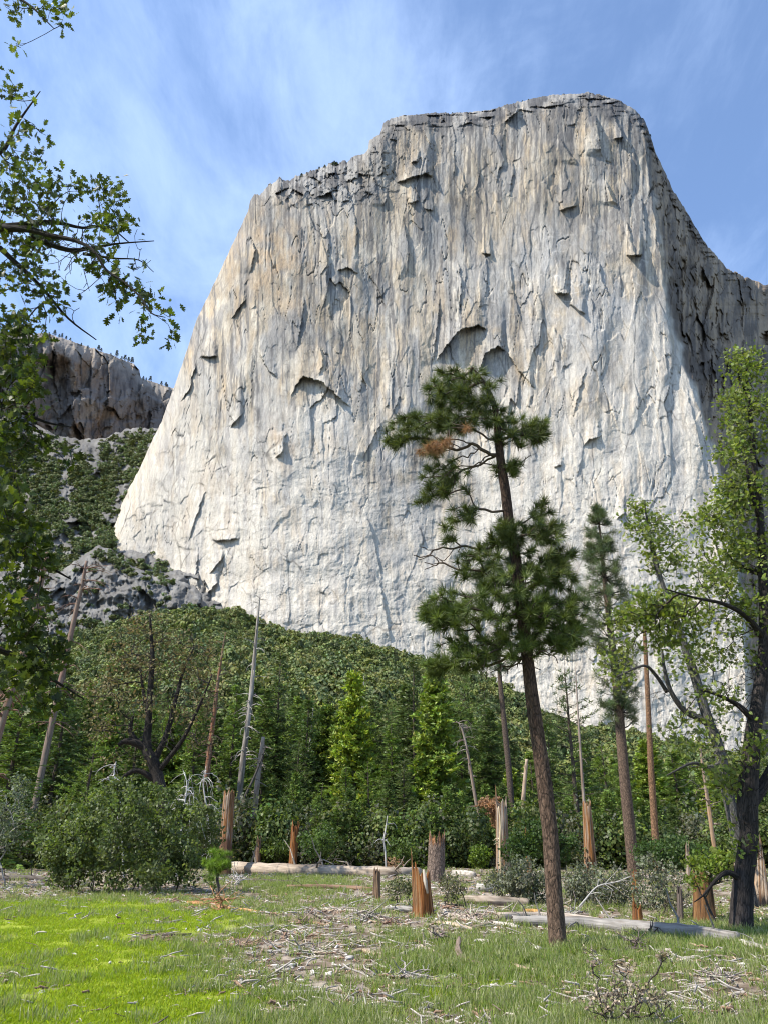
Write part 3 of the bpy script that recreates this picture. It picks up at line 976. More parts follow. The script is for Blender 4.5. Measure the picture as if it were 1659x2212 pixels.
def crown_proto(name, seed, col, n=420, lumps=9, leaf=.13, flat=.75, mat=None, core=True):
    """a lumpy broadleaf crown about 1 unit wide standing on z = 0"""
    rng = np.random.default_rng(seed)
    c = rng.normal(size=(lumps, 3)) * np.array([.22, .22, .13]) + np.array([0, 0, .45])
    r = .13 + .13 * rng.random(lumps)
    k = rng.integers(0, lumps, n)
    d = rand_dirs(n, rng, (0, 0, .35))
    pos = c[k] + d * r[k][:, None] * (.75 + .35 * rng.random((n, 1)))
    pos[:, 2] *= flat / .75
    g = G()
    lump_t = np.exp(rng.normal(size=lumps) * .22)
    cl = tint(n, col, rng, .22, .1) * lump_t[k][:, None]
    cards(g, *T_QUAD, pos, unit(np.cross(d, rng.normal(size=(n, 3)))), leaf * (.6 + .8 * rng.random(n)), cl, rng, nrm=d + rng.normal(size=(n, 3)) * .5)
    return g.build(name, mat or M_FAR, smooth=False)


def build_hill_forest():
    rng = np.random.default_rng(5)
    protos = [crown_proto('crown', 300 + i, c, 420) for i, c in enumerate([(0.118, 0.144, 0.046), (0.138, 0.161, 0.052), (0.102, 0.130, 0.049), (0.165, 0.173, 0.059), (0.126, 0.152, 0.038)])]
    n = 14000
    Y = 105 + (545 - 105) * rng.random(n) ** .62
    u = (rng.random(n) - .5) * 1.25
    X = u * Y
    keep = np.ones(n, bool)
    Z = terrain(X, Y)
    q = fbm(X * .03, Y * .03, 171, 3)
    s = (3.6 + 6.6 * rng.random(n) ** 2.2) * (1 + .35 * q) * (.75 + .25 * sstep(110, 320, Y))
    keep = rng.random(n) < np.interp(Y, [105, 200, 350, 545], [.55, .75, .9, 1])
    pts = np.stack([X, Y, Z - .12 * s], -1)[keep]; s = s[keep]
    m = len(s)
    scatter('hillside_forest', pts, protos, np.stack([s, s, s * (.9 + .35 * rng.random(m))], -1), np.stack([rng.normal(size=m) * .1, rng.normal(size=m) * .1, rng.random(m) * 6.28], -1),
            'dense dark green oak woodland covering the slope below the great wall', 'forest')


def build_brush():
    rng = np.random.default_rng(15)
    protos = [crown_proto('shrub', 330 + i, c, 260, 7, .15, .6) for i, c in enumerate([(.12, .145, .055), (.15, .17, .062), (.10, .125, .052)])]
    n = 9000
    x = -60 + 420 * rng.random(n); y = 905 + 420 * rng.random(n)
    m = fbm(x * .018, y * .018, 181, 3)
    band = np.exp(-((y - (1080 + .25 * (x - 150))) / 75) ** 2) * sstep(320, 240, x) + .7 * np.exp(-((x - 290) / 50) ** 2 - ((y - 985) / 55) ** 2) + .28 * sstep(920, 960, y) + .8 * np.exp(-((x - 195) / 40) ** 2 - ((y - 1160) / 40) ** 2)
    keep = (rng.random(n) < np.clip(band * (.75 + m * 1.3), 0, 1)) & (y > slope_top(x) + 6)
    x, y = x[keep], y[keep]
    D = slope_depth(x, y, y - slope_top(x))
    a = P(x, y, D)
    sa = (5 + 6 * rng.random(len(x))) 
    n = 900
    x = 60 + 390 * rng.random(n); y = 1170 + 190 * rng.random(n)
    clump = 1.2 * np.exp(-((x - 255) / 42) ** 2 - ((y - 1215 - (x - 255) * .55) / 16) ** 2) + .9 * np.exp(-((x - 360) / 35) ** 2 - ((y - 1252) / 8) ** 2) + .35 * sstep(.1, .4, fbm(x * .03, y * .05, 185, 3)) + .3 * sstep(1320, 1350, y)
    keep = (rng.random(n) < clump) & (y > crop_top(x) - 2)
    x, y = x[keep], y[keep]
    b = P(x, y, crop_depth(x, np.maximum(y, crop_top(x)), np.maximum(y - crop_top(x), 0)) - 2)
    sb = 4.0 + 4.5 * rng.random(len(x))
    pts = np.concatenate([a, b]); s = np.concatenate([sa, sb])
    pts[:, 2] -= s * .3
    m = len(s)
    scatter('slope_brush', pts, protos, np.stack([s, s, s * .95], -1), np.stack([np.zeros(m), np.zeros(m), rng.random(m) * 6.28], -1),
            'green brush and scrub growing in the grey boulder gully', 'brush')


build_brush()


# ------------------------------------------------------------------ conifers
def conifer_parts(kind, seed, col, H=20.0, W=3.2, bare=0.06, barkc=(.10, .075, .055)):
    """trunk and crown geometry of an upright conifer, foot at the origin"""
    rng = np.random.default_rng(seed)
    tr = G()
    zz = np.linspace(0, 1, 9)
    cx = np.cumsum(rng.normal(size=9) * .05); cy = np.cumsum(rng.normal(size=9) * .05)
    cx -= cx[0]; cy -= cy[0]
    pts = np.stack([cx, cy, zz * H], -1)
    tube(tr, pts, (.011 * H) * (1 - zz) ** .8 + .02, 9, barkc, .06, seed)
    cr = G()
    A, B, RA, RB = [], [], [], []
    pos, ax, sz, wd, cc = [], [], [], [], []
    z = bare
    while z < .985:
        t = (z - bare) / (1 - bare)
        prof = {'fir': (1 - t) ** .8, 'cedar': (1 - t) ** .62 * (.8 + .2 * t), 'pine': (1 - t ** 2.2) * .9 + .08, 'slim': (1 - t) ** .7}[kind]
        nb = {'fir': 6, 'cedar': 7, 'pine': 4, 'slim': 5}[kind]
        for k in range(nb):
            if rng.random() < .12: continue
            az = rng.random() * 6.283
            L = W * prof * (.55 + .6 * rng.random()) + .12
            if kind == 'pine': L *= (.75 + .5 * rng.random())
            base = np.array([np.interp(z, zz, cx), np.interp(z, zz, cy), (z + rng.normal() * .006) * H])
            up = {'fir': -.10 + .55 * t, 'cedar': .12 + .5 * t, 'pine': .10 + .4 * t, 'slim': -.15 + .6 * t}[kind] + rng.normal() * .1
            d = np.array([math.cos(az), math.sin(az), up]); d /= np.linalg.norm(d)
            m = max(2, int(L / .42))
            s = (np.arange(m) + .4 + .5 * rng.random(m)) / m
            droop = {'fir': -.16, 'cedar': .04, 'pine': .12, 'slim': -.2}[kind]
            q = base[None] + d[None] * (s[:, None] * L) + np.array([0, 0, 1.0])[None] * (droop * L * s[:, None] ** 2)
            A.append(base); B.append(q[-1]); RA.append(.012 * L + .012); RB.append(.008)
            bough_tone = np.exp(rng.normal() * .2)  # random tone for each branch
            for j in range(m):
                if kind == 'pine' and s[j] < .35: continue
                nbl = {'fir': 7, 'cedar': 11, 'pine': 13, 'slim': 6}[kind]
                side = np.cross(d, [0, 0, 1.0])
                if kind == 'pine':
                    a = d[None] * .5 + rng.normal(size=(nbl, 3)) * .7 + np.array([[0, 0, .35]])
                    l = .34 + .2 * rng.random(nbl); w = .055 + .03 * rng.random(nbl)
                elif kind == 'cedar':
                    a = d[None] * .4 + rng.normal(size=(nbl, 3)) * .65 + np.array([[0, 0, .3]])
                    l = .34 + .28 * rng.random(nbl); w = .20 + .12 * rng.random(nbl)
                else:
                    sg = rng.choice([-1, 1], nbl)[:, None]
                    a = d[None] * .7 + side[None] * sg * (.4 + .5 * rng.random((nbl, 1))) + rng.normal(size=(nbl, 3)) * .25 + np.array([[0, 0, -.12]])
                    l = (.34 + .34 * rng.random(nbl)) * (1.1 - .4 * s[j]); w = .10 + .08 * rng.random(nbl)
                pos.append(q[j][None] + rng.normal(size=(nbl, 3)) * .09); ax.append(a); sz.append(l); wd.append(w)
                cc.append(tint(nbl, np.asarray(col) * bough_tone * (.85 + .35 * s[j]), rng, .2, .1))
        z += {'fir': .021, 'cedar': .020, 'pine': .03, 'slim': .024}[kind] * (.7 + .6 * rng.random())
    frusta(cr, A, B, RA, RB, 4, (.075, .055, .042))
    cards(cr, *(T_NEEDLE if kind == 'pine' else T_DIAM), np.concatenate(pos), np.concatenate(ax), np.concatenate(sz), np.concatenate(cc), rng, wid=np.concatenate(wd))
    return tr, cr


build_hill_forest()
KIND = {}


def conifer_kind(key, *a, **k):
    KIND[key] = [conifer_parts(*a, **k), None]


conifer_kind('dark fir', 'fir', 401, (0.073, 0.110, 0.026))
conifer_kind('green fir', 'fir', 402, (0.110, 0.161, 0.031))
conifer_kind('dull fir', 'slim', 403, (0.093, 0.121, 0.040))
conifer_kind('thin fir', 'slim', 404, (0.079, 0.106, 0.031), 20, 2.2)
conifer_kind('bright cedar', 'cedar', 405, (0.195, 0.242, 0.028))
conifer_kind('green cedar', 'cedar', 406, (0.159, 0.209, 0.034))
conifer_kind('dark pine', 'pine', 407, (0.070, 0.101, 0.026), 20, 3.0, .3)
conifer_kind('green pine', 'pine', 408, (0.129, 0.187, 0.029), 20, 3.2, .15)


def conifer(key, px, topy, Y, hw, label, name='conifer_tree', cat='conifer', group='conifers at the wood edge'):
    """a conifer whose tip is seen at px, topy; hw is its half width in the frame"""
    tip = P(px, topy, Y)
    x = float(tip[0])
    z = float(terrain(x, Y)) - .15
    H = float(tip[2]) - z
    W = hw * px_size(1650, Y) * (1.5 if 'cedar' in key else 1.3)
    base_w = {'thin fir': 2.2, 'dark pine': 3.0}.get(key, 3.2)
    sc = (W / base_w, W / base_w, H / 20.0)
    if KIND[key][1] is None:
        r = thing(name, label, cat, (x, Y, z), group)
        r.scale = sc
        (tr, cr) = KIND[key][0]
        tr.build('trunk', M_BARK, r); cr.build('crown', M_NEEDLE, r, smooth=False)
        KIND[key][1] = r
    else:
        r = clone(KIND[key][1], (x, Y, z), sc, RNG.random() * 6.28, label, group)
        r.name = name
    r['category'] = cat
    return r


CON = [
    ('bright cedar', 768, 1446, 84, 52, 'bright yellow-green conifer with a narrow tip, in the middle of the wood edge'),
    ('green cedar', 940, 1428, 80, 60, 'tall loose light green conifer whose tip meets the lowest boughs of the big pine'),
    ('thin fir', 890, 1412, 92, 34, 'thin dark conifer just left of the tall loose light green conifer'),
    ('dull fir', 606, 1412, 92, 60, 'tall dull grey-green conifer right of the tallest grey snag'),
    ('green fir', 518, 1478, 80, 52, 'mid green conifer between the red-brown snag and the grey snag'),
    ('dark fir', 668, 1508, 90, 46, 'blackish conifer below two thin pale poles on the wooded slope'),
    ('thin fir', 712, 1500, 95, 34, 'slender dark conifer left of the bright yellow-green conifer'),
    ('green fir', 842, 1560, 80, 46, 'mid green conifer right of the bright yellow-green conifer'),
    ('dark fir', 992, 1545, 86, 44, 'dark conifer behind the hooked leaning snag'),
    ('dull fir', 1046, 1490, 95, 46, 'grey-green conifer left of the pine with the long bare trunk'),
    ('green pine', 1150, 1640, 76, 46, 'bushy green pine between the broken grey-topped trunk and the big pine'),
    ('dark pine', 1216, 1440, 74, 62, 'dark flat-branched pine close behind the right side of the big pine trunk'),
    ('green pine', 1296, 1610, 80, 56, 'bushy green pine between the orange split trunk and the tall straight pine'),
    ('green cedar', 1390, 1600, 88, 50, 'light green conifer behind the two tall straight trunks at right'),
    ('green fir', 1452, 1618, 82, 50, 'green conifer right of the slender orange-barked trunk'),
    ('bright cedar', 1545, 1655, 86, 46, 'yellow-green conifer behind the slender leaning oak at right'),
    ('dark fir', 1620, 1640, 84, 60, 'dark conifer behind the black oak trunk at the right edge'),
    ('green fir', 62, 1490, 58, 78, 'deep green conifer at the far left edge behind the hanging oak leaves'),
    ('dark fir', 150, 1470, 74, 60, 'dark conifer below the leaning pale snag at left'),
    ('green pine', 205, 1585, 66, 56, 'green pine showing under the left side of the brown budding oak'),
    ('green fir', 430, 1560, 76, 54, 'green conifer directly left of the red-brown snag'),
    ('dark fir', 572, 1590, 78, 42, 'dark conifer behind the short brown snag'),
    ('green pine', 692, 1690, 70, 46, 'young bright green pine in front of the blackish conifer'),
    ('green cedar', 604, 1745, 68, 34, 'small light green conifer above the short dark orange stump'),
    ('green pine', 800, 1645, 72, 44, 'green pine at the right foot of the bright yellow-green conifer'),
    ('dull fir', 872, 1640, 74, 40, 'dull green conifer above the torn orange stump'),
    ('dark fir', 1180, 1560, 84, 46, 'dark green conifer seen right behind the bend of the big pine trunk'),
    ('green fir', 1255, 1600, 86, 44, 'dark conifer just behind the thin pole that rises from the orange split trunk'),
    ('dark fir', 1340, 1610, 90, 46, 'dark conifer just left of the tall straight brown-trunked pine'),
    ('dark fir', 300, 1560, 84, 60, 'dark conifer hidden behind the middle of the brown budding oak'),
    ('dull fir', 10, 1440, 80, 70, 'grey-green conifer cut by the left edge of the picture'),
    ('green fir', 745, 1655, 70, 40, 'low mid green conifer left of the foot of the bright yellow-green conifer'),
    ('green cedar', 1100, 1660, 74, 36, 'small light green conifer behind the pale broken pole at centre right'),
    ('green pine', 918, 1730, 68, 40, 'low green pine between the thick barked stump and the wood edge'),
    ('dark pine', 648, 1600, 84, 40, 'dark open pine left of the young bright green pine'),
]
for row in CON:
    conifer(*row)

# far wood behind the named trees: one mass
def build_far_wood():
    rng = np.random.default_rng(77)
    protos = []
    for i, (k, c) in enumerate([('fir', (0.077, 0.110, 0.029)), ('fir', (0.104, 0.146, 0.031)), ('slim', (0.092, 0.118, 0.037)), ('cedar', (0.142, 0.187, 0.035)), ('pine', (0.093, 0.133, 0.029))]):
        _, cr = conifer_parts(k, 440 + i, c, 20, 3.2, .05)
        protos.append(cr.build('far_conifer', M_FAR, smooth=False))
    n = 430
    Y = 90 + 150 * rng.random(n) ** 1.5
    X = (rng.random(n) - .5) * 1.2 * Y
    px, _ = project(np.stack([X, Y, np.zeros(n)], -1))
    s = (.62 + .42 * rng.random(n)) * np.where(px > 1130, .66, 1) * np.where((px > 200) & (px < 480), .85, 1)
    pts = np.stack([X, Y, terrain(X, Y) - .3], -1)
    scatter('conifer_wood', pts, protos, np.stack([s * 1.35, s * 1.35, s], -1), np.stack([np.zeros(n), np.zeros(n), rng.random(n) * 6.28], -1),
            'mixed conifer wood massed behind the trees of the meadow edge', 'wood')
    protos = [crown_proto('undergrowth_kind', 350 + i, c, 1500, 16, .046, .8, M_LEAF) for i, c in enumerate([(.085, .115, .032), (.070, .098, .03), (.105, .135, .036), (.105, .11, .07)])]
    for i, c in enumerate([(.075, .11, .026), (.11, .16, .03)]):
        _, cr = conifer_parts('slim', 460 + i, c, 9, 2.4, .04)
        cr.V = [v / 7.5 for v in cr.V]
        protos.append(cr.build('undergrowth_kind', M_FAR, smooth=False))
    n = 620
    Y = 63.5 + 30 * rng.random(n) ** 1.6
    X = (rng.random(n) - .5) * 1.16 * Y
    s = 2.2 + 3.2 * rng.random(n) ** 1.3 * sstep(58, 70, Y + 3)
    pts = np.stack([X, Y, terrain(X, Y) - .25], -1)
    scatter('undergrowth', pts, protos, np.stack([s, s, s * (.8 + .5 * rng.random(n))], -1), np.stack([np.zeros(n), np.zeros(n), rng.random(n) * 6.28], -1),
            'tangled green undergrowth along the foot of the wood', 'undergrowth')


build_far_wood()


# tiny pines on the rims
def rim_pine_mesh(seed):
    rng = np.random.default_rng(seed)
    g = G()
    tube(g, [(0, 0, 0), (0, 0, .5), (0, 0, 1)], [.03, .02, .005], 5, (.06, .05, .04))
    n = 150
    z = .12 + .86 * rng.random(n) ** .8
    d = rand_dirs(n, rng, (0, 0, -.1)); d[:, 2] *= .4
    pos = np.stack([np.zeros(n), np.zeros(n), z], -1) + d * (.03 + .30 * (1 - z) * rng.random(n) ** .6)[:, None]
    cards(g, *T_QUAD, pos, d, .10, tint(n, (.05, .065, .035), rng, .2), rng)
    return g


RIM = [(98, 721, 11), (106, 723, 9), (118, 722, 13), (128, 727, 9), (134, 727, 11), (143, 731, 9), (152, 735, 9), (176, 745, 8), (213, 755, 13), (219, 757, 9), (252, 768, 15),
       (263, 775, 9), (270, 777, 14), (278, 780, 12), (285, 783, 15), (310, 818, 9), (316, 820, 8), (325, 822, 13), (349, 830, 10), (359, 833, 11), (362, 834, 8), (240, 764, 6), (190, 749, 7)]
proto = None
for i, (x, y, h) in enumerate(RIM):
    Yd = 930 + x * 1.05 + (1000 - y) * .12 + 46
    p = P(x, y + 4, Yd); H = h * px_size(y, Yd) * 1.25
    if proto is None:
        o = rim_pine_mesh(500).build('rim_pine', M_FAR, smooth=False); proto = o
    else:
        o = proto.copy(); COL.objects.link(o)
    o.location = [float(t) for t in p]; o.scale = (H, H, H); o.rotation_euler = (0, 0, i)
    tag(o, 'tiny dark pine standing on the rim of the shaded left cliff', 'tree', 'pines on the rim of the shaded cliff')
proto = None
for i, (x, y, h) in enumerate([(652, 380, 9), (690, 362, 6), (702, 359, 7), (722, 357, 13), (728, 355, 9), (977, 246, 7), (1118, 222, 7), (1128, 219, 6), (1141, 216, 6), (1404, 292, 6)]):
    Yd = 610 + (1450 - y) * .125 + 46
    p = P(x, y + 4, Yd); H = h * px_size(y, Yd) * 1.3
    if proto is None:
        o = rim_pine_mesh(501).build('summit_pine', M_FAR, smooth=False); proto = o
    else:
        o = proto.copy(); COL.objects.link(o)
    o.location = [float(t) for t in p]; o.scale = (H * 1.4, H * 1.4, H); o.rotation_euler = (0, 0, i)
    tag(o, 'tiny dark tree on the skyline of the great pale wall', 'tree', 'trees on the skyline of the great wall')


# ------------------------------------------------------------------ traced trees
def trace(rows, Y):
    """rows px, py, radius px (low to high) -> points and radii in metres"""
    r = np.asarray(rows, float)
    p = P(r[:, 0], r[:, 1], Y)
    return p, r[:, 2] * px_size(r[:, 1], Y)


def to_ground(p, r):
    """carry a trunk whose foot is hidden on down to the soil"""
    d = p[0] - p[1]
    k = 0
    q = p[0].copy()
    while q[2] > float(terrain(q[0], q[1])) - .1 and k < 400:
        q = q + d / np.linalg.norm(d) * .25 * np.array([.7, .7, 1]); k += 1
    if k == 0: return p, r
    return np.concatenate([[q], p]), np.concatenate([[r[0] * 1.06], r])


def big_pine():
    Y = 14.6
    rows = [(1206, 2062, 25), (1205, 2040, 22), (1202, 1985, 21), (1196, 1900, 20), (1190, 1800, 19.5), (1178, 1700, 19), (1165, 1600, 18), (1150, 1500, 16.5), (1138, 1400, 14.5), (1126, 1300, 14),
            (1113, 1200, 13), (1099, 1130, 12.5), (1090, 1060, 12), (1080, 1000, 10.5), (1074, 950, 9), (1069, 900, 7.5), (1060, 865, 5.5), (1042, 830, 3.5), (1018, 800, 1.5)]
    p, r = trace(rows, Y)
    r = r * .88
    p[:, 1] += .12 * np.sin(np.linspace(0, 5, len(p)))
    root = thing('pine_tree', 'tall dark long-needled pine with reddish plated trunk, nearest tree of the meadow', 'pine', (p[0][0], p[0][1], float(terrain(p[0][0], p[0][1]))))
    org = root.location[:]
    rng = np.random.default_rng(21)
    ps, rs = resample(p, r, 5)
    t = G()
    tube(t, ps, rs, 22, None, .05, 3, colf=lambda TH, LN: mixc((.19, .125, .085), (.085, .050, .034), np.clip(LN * 2.2 + .35 * fbm(np.cos(TH) * 2, LN * 40 + np.sin(TH) * 2, 5, 3), 0, 1)), freq=5)  # bark painted darker upward, standing in for shade under the crown
    spec = [(1000, 842, 88, 52, 85), (935, 912, 95, 36, 64), (862, 945, 36, 24, 20), (1112, 928, 58, 40, 40), (1165, 932, 28, 26, 18), (962, 1035, 58, 38, 34),
            (915, 1078, 18, 14, 6), (1100, 1012, 34, 24, 14), (1025, 900, 80, 44, 46), (940, 970, 60, 20, 16),
            (1168, 1105, 24, 28, 10), (1182, 1148, 46, 32, 30), (1002, 1112, 40, 22, 12), (962, 1142, 30, 30, 8), (1088, 1152, 46, 34, 38), (1202, 1210, 42, 40, 30),
            (1070, 1228, 112, 62, 86), (1060, 1312, 142, 56, 128), (958, 1330, 60, 34, 44), (1202, 1328, 68, 50, 66), (1192, 1250, 52, 42, 36), (1222, 1385, 44, 32, 34),
            (1000, 1412, 62, 40, 46), (1085, 1400, 80, 32, 36), (945, 1440, 34, 22, 14), (1160, 1395, 40, 28, 16), (1240, 1355, 22, 30, 10)]
    att = ell(spec, Y, rng, .85)
    bare_spec = [(930, 1205, 45, 35, 26), (1000, 1190, 50, 30, 12), (1120, 950, 50, 40, 16), (1040, 990, 60, 30, 16), (1050, 1440, 90, 30, 24), (1150, 1420, 60, 30, 14), (1130, 985, 20, 60, 8), (1000, 960, 70, 25, 14)]
    bare = ell(bare_spec, Y, rng, .8)
    seeds = ps[22:]; sr = rs[22:]
    allp = np.concatenate([att, bare])
    X, par, dr, rad, tips, edges = grow(seeds, sr, allp, rng, .17, .022, .42, .0085, 2.25, .16, .065)
    boughs(t, edges, root, org, M_TWIG, 6, (.075, .055, .042))
    t.build('trunk', M_PINEBARK, root, origin=org)
    # needle tufts at the ends, and down the last of each twig
    isgreen = np.array([np.min(np.linalg.norm(att - X[i], axis=1)) < 1e-6 for i in tips])
    gt = tips[isgreen]
    pos = X[gt]; d = dr[gt]
    back = par[gt]; ok = (back >= 0) & (rng.random(len(gt)) < .38)
    pos2 = X[back[ok]] * .6 + X[gt[ok]] * .4; d2 = dr[gt[ok]]
    C = np.concatenate([pos, pos2]); D = np.concatenate([d, d2])
    n = len(C); k = 66
    cen = np.repeat(C, k, axis=0); dd = np.repeat(D, k, axis=0)
    ax = dd * .75 + rng.normal(size=(n * k, 3)) * .72 + np.array([0, 0, .18])
    ax = unit(ax)
    start = cen + dd * rng.uniform(-.05, .03, (n * k, 1))
    ln = .16 + .11 * rng.random(n * k)
    hue = np.exp(rng.normal(size=(n, 1)) * .22)
    base = mixc((.058, .080, .024), (.120, .140, .044), rng.random(n))
    bright = sstep(1180, 1330, project(C)[1]) * .35
    base = mixc(base, (.10, .15, .026), bright) * hue
    px, py = project(C)
    c = np.repeat(base, k, axis=0) * np.exp(rng.normal(size=(n * k, 1)) * .18)
    f = G()
    cards(f, *T_NEEDLE, start, ax, ln, c, rng, wid=np.full(n * k, .0142))
    f.build('needle_crown', M_NEEDLE, root, smooth=False, origin=org)
    # dead rust-coloured tufts under the upper crown
    C = np.concatenate([ell([(942, 962, 22, 20, 9), (916, 968, 14, 14, 5), (968, 950, 18, 14, 5), (1010, 925, 16, 14, 3)], Y - .9, rng, .6)])
    n = len(C); k = 90
    cen = np.repeat(C, k, axis=0)
    ax = unit(rng.normal(size=(n * k, 3)) * .6 + np.array([-.1, 0, -.6]))
    f = G()
    cards(f, *T_NEEDLE, cen, ax, .14 + .08 * rng.random(n * k), tint(n * k, (.30, .17, .085), rng, .2, .06), rng, wid=np.full(n * k, .006))
    j = np.array([np.argmin(np.linalg.norm(X - q, axis=1)) for q in C])
    frusta(f, X[j], C, np.full(n, .010), np.full(n, .006), 5, (.09, .065, .05))
    o = f.build('dead_needle_spray', M_BROWN, root, smooth=False, origin=org)
    o['label'] = 'rust brown dead needles'


big_pine()


def broadleaf(name, label, cat, Y, trunk_rows, spec, leaf, leafsize, cols, per, seed, limbs=(), bare=(), bark=(.06, .05, .042), extend=True, tpl=T_OAK, seed_from=0, step=.2, rtip=.005, rmax=.2,
              path=.25, mat=None, barkmat=None, dep=1.0, along=.35, jit=.03, spread=.16, trunkmat=None, n_side=14, power=2.3):
    """trunk and main limbs traced, the rest grown; leaves at the ends"""
    rng = np.random.default_rng(seed)
    p, r = trace(trunk_rows, Y)
    if extend: p, r = to_ground(p, r)
    root = thing(name, label, cat, (p[0][0], p[0][1], float(terrain(p[0][0], p[0][1]))))
    org = root.location[:]
    ps, rs = resample(p, r, 4)
    t = G()
    tube(t, ps, rs, n_side, None, .07, seed, colf=lambda TH, LN: mixc(bark, np.asarray(bark) * 1.7, sstep(-.2, .5, fbm(np.cos(TH) * 2 + LN * 9, np.sin(TH) * 2 + LN * 11, 6, 3))))
    seeds = [ps[seed_from:]]; srs = [rs[seed_from:]]
    for lr, dY in limbs:
        q, rr = trace(lr, Y)
        q[:, 1] += np.linspace(0, 1, len(q)) * dY
        q, rr = resample(q, rr, 4)
        tube(t, q, rr, 10, bark, .08, seed + 1)
        seeds.append(q); srs.append(rr)
    att = ell(spec, Y, rng, dep)
    allp = att if not len(bare) else np.concatenate([att, ell(bare, Y, rng, dep)])
    sd = np.concatenate(seeds); sr = np.concatenate(srs)
    X, par, dr, rad, tips, edges = grow(sd, sr, allp, rng, step, jit, path, rtip, power, .14, rmax)
    boughs(t, edges, root, org, barkmat or M_TWIG, 5, tint(len(edges[0]), bark, rng, .15, .05))
    t.build('trunk', trunkmat or M_BARK, root, origin=org)
    na = len(sd)
    key = {tuple(np.round(a, 5)) for a in att}
    gt = np.array([i for i in tips if tuple(np.round(X[i], 5)) in key])
    pos = [X[gt]]; dd = [dr[gt]]
    # leaves further back along the twigs
    k = 0
    cur = gt.copy()
    for back in range(2):
        nxt = par[cur]; ok = (nxt >= na) & (rng.random(len(cur)) < along)
        cur = nxt[ok]
        if not len(cur): break
        pos.append(X[cur]); dd.append(dr[cur])
    C = np.concatenate(pos); D = np.concatenate(dd)
    n = len(C)
    ci = rng.integers(0, len(cols), n)
    cen = np.repeat(C, per, axis=0) + rng.normal(size=(n * per, 3)) * spread * leafsize
    ax = unit(np.repeat(D, per, axis=0) * .6 + rng.normal(size=(n * per, 3)) * .8)
    lc = tint(n * per, (1, 1, 1), rng, .2, .1) / .9 * np.repeat(np.asarray(cols, float)[ci] * np.exp(rng.normal(size=(n, 1)) * .15), per, axis=0)
    f = G()
    cards(f, *tpl, cen, ax, leafsize * (.6 + .6 * rng.random(n * per)), np.clip(lc, .002, .8), rng, nrm=rng.normal(size=(n * per, 3)) + np.array([0, 0, .9]))
    f.build(leaf, mat or M_LEAF, root, smooth=False, origin=org)
    return root


OAKC = [(.058, .080, .016), (.10, .130, .022), (.036, .052, .013), (.062, .08, .024)]
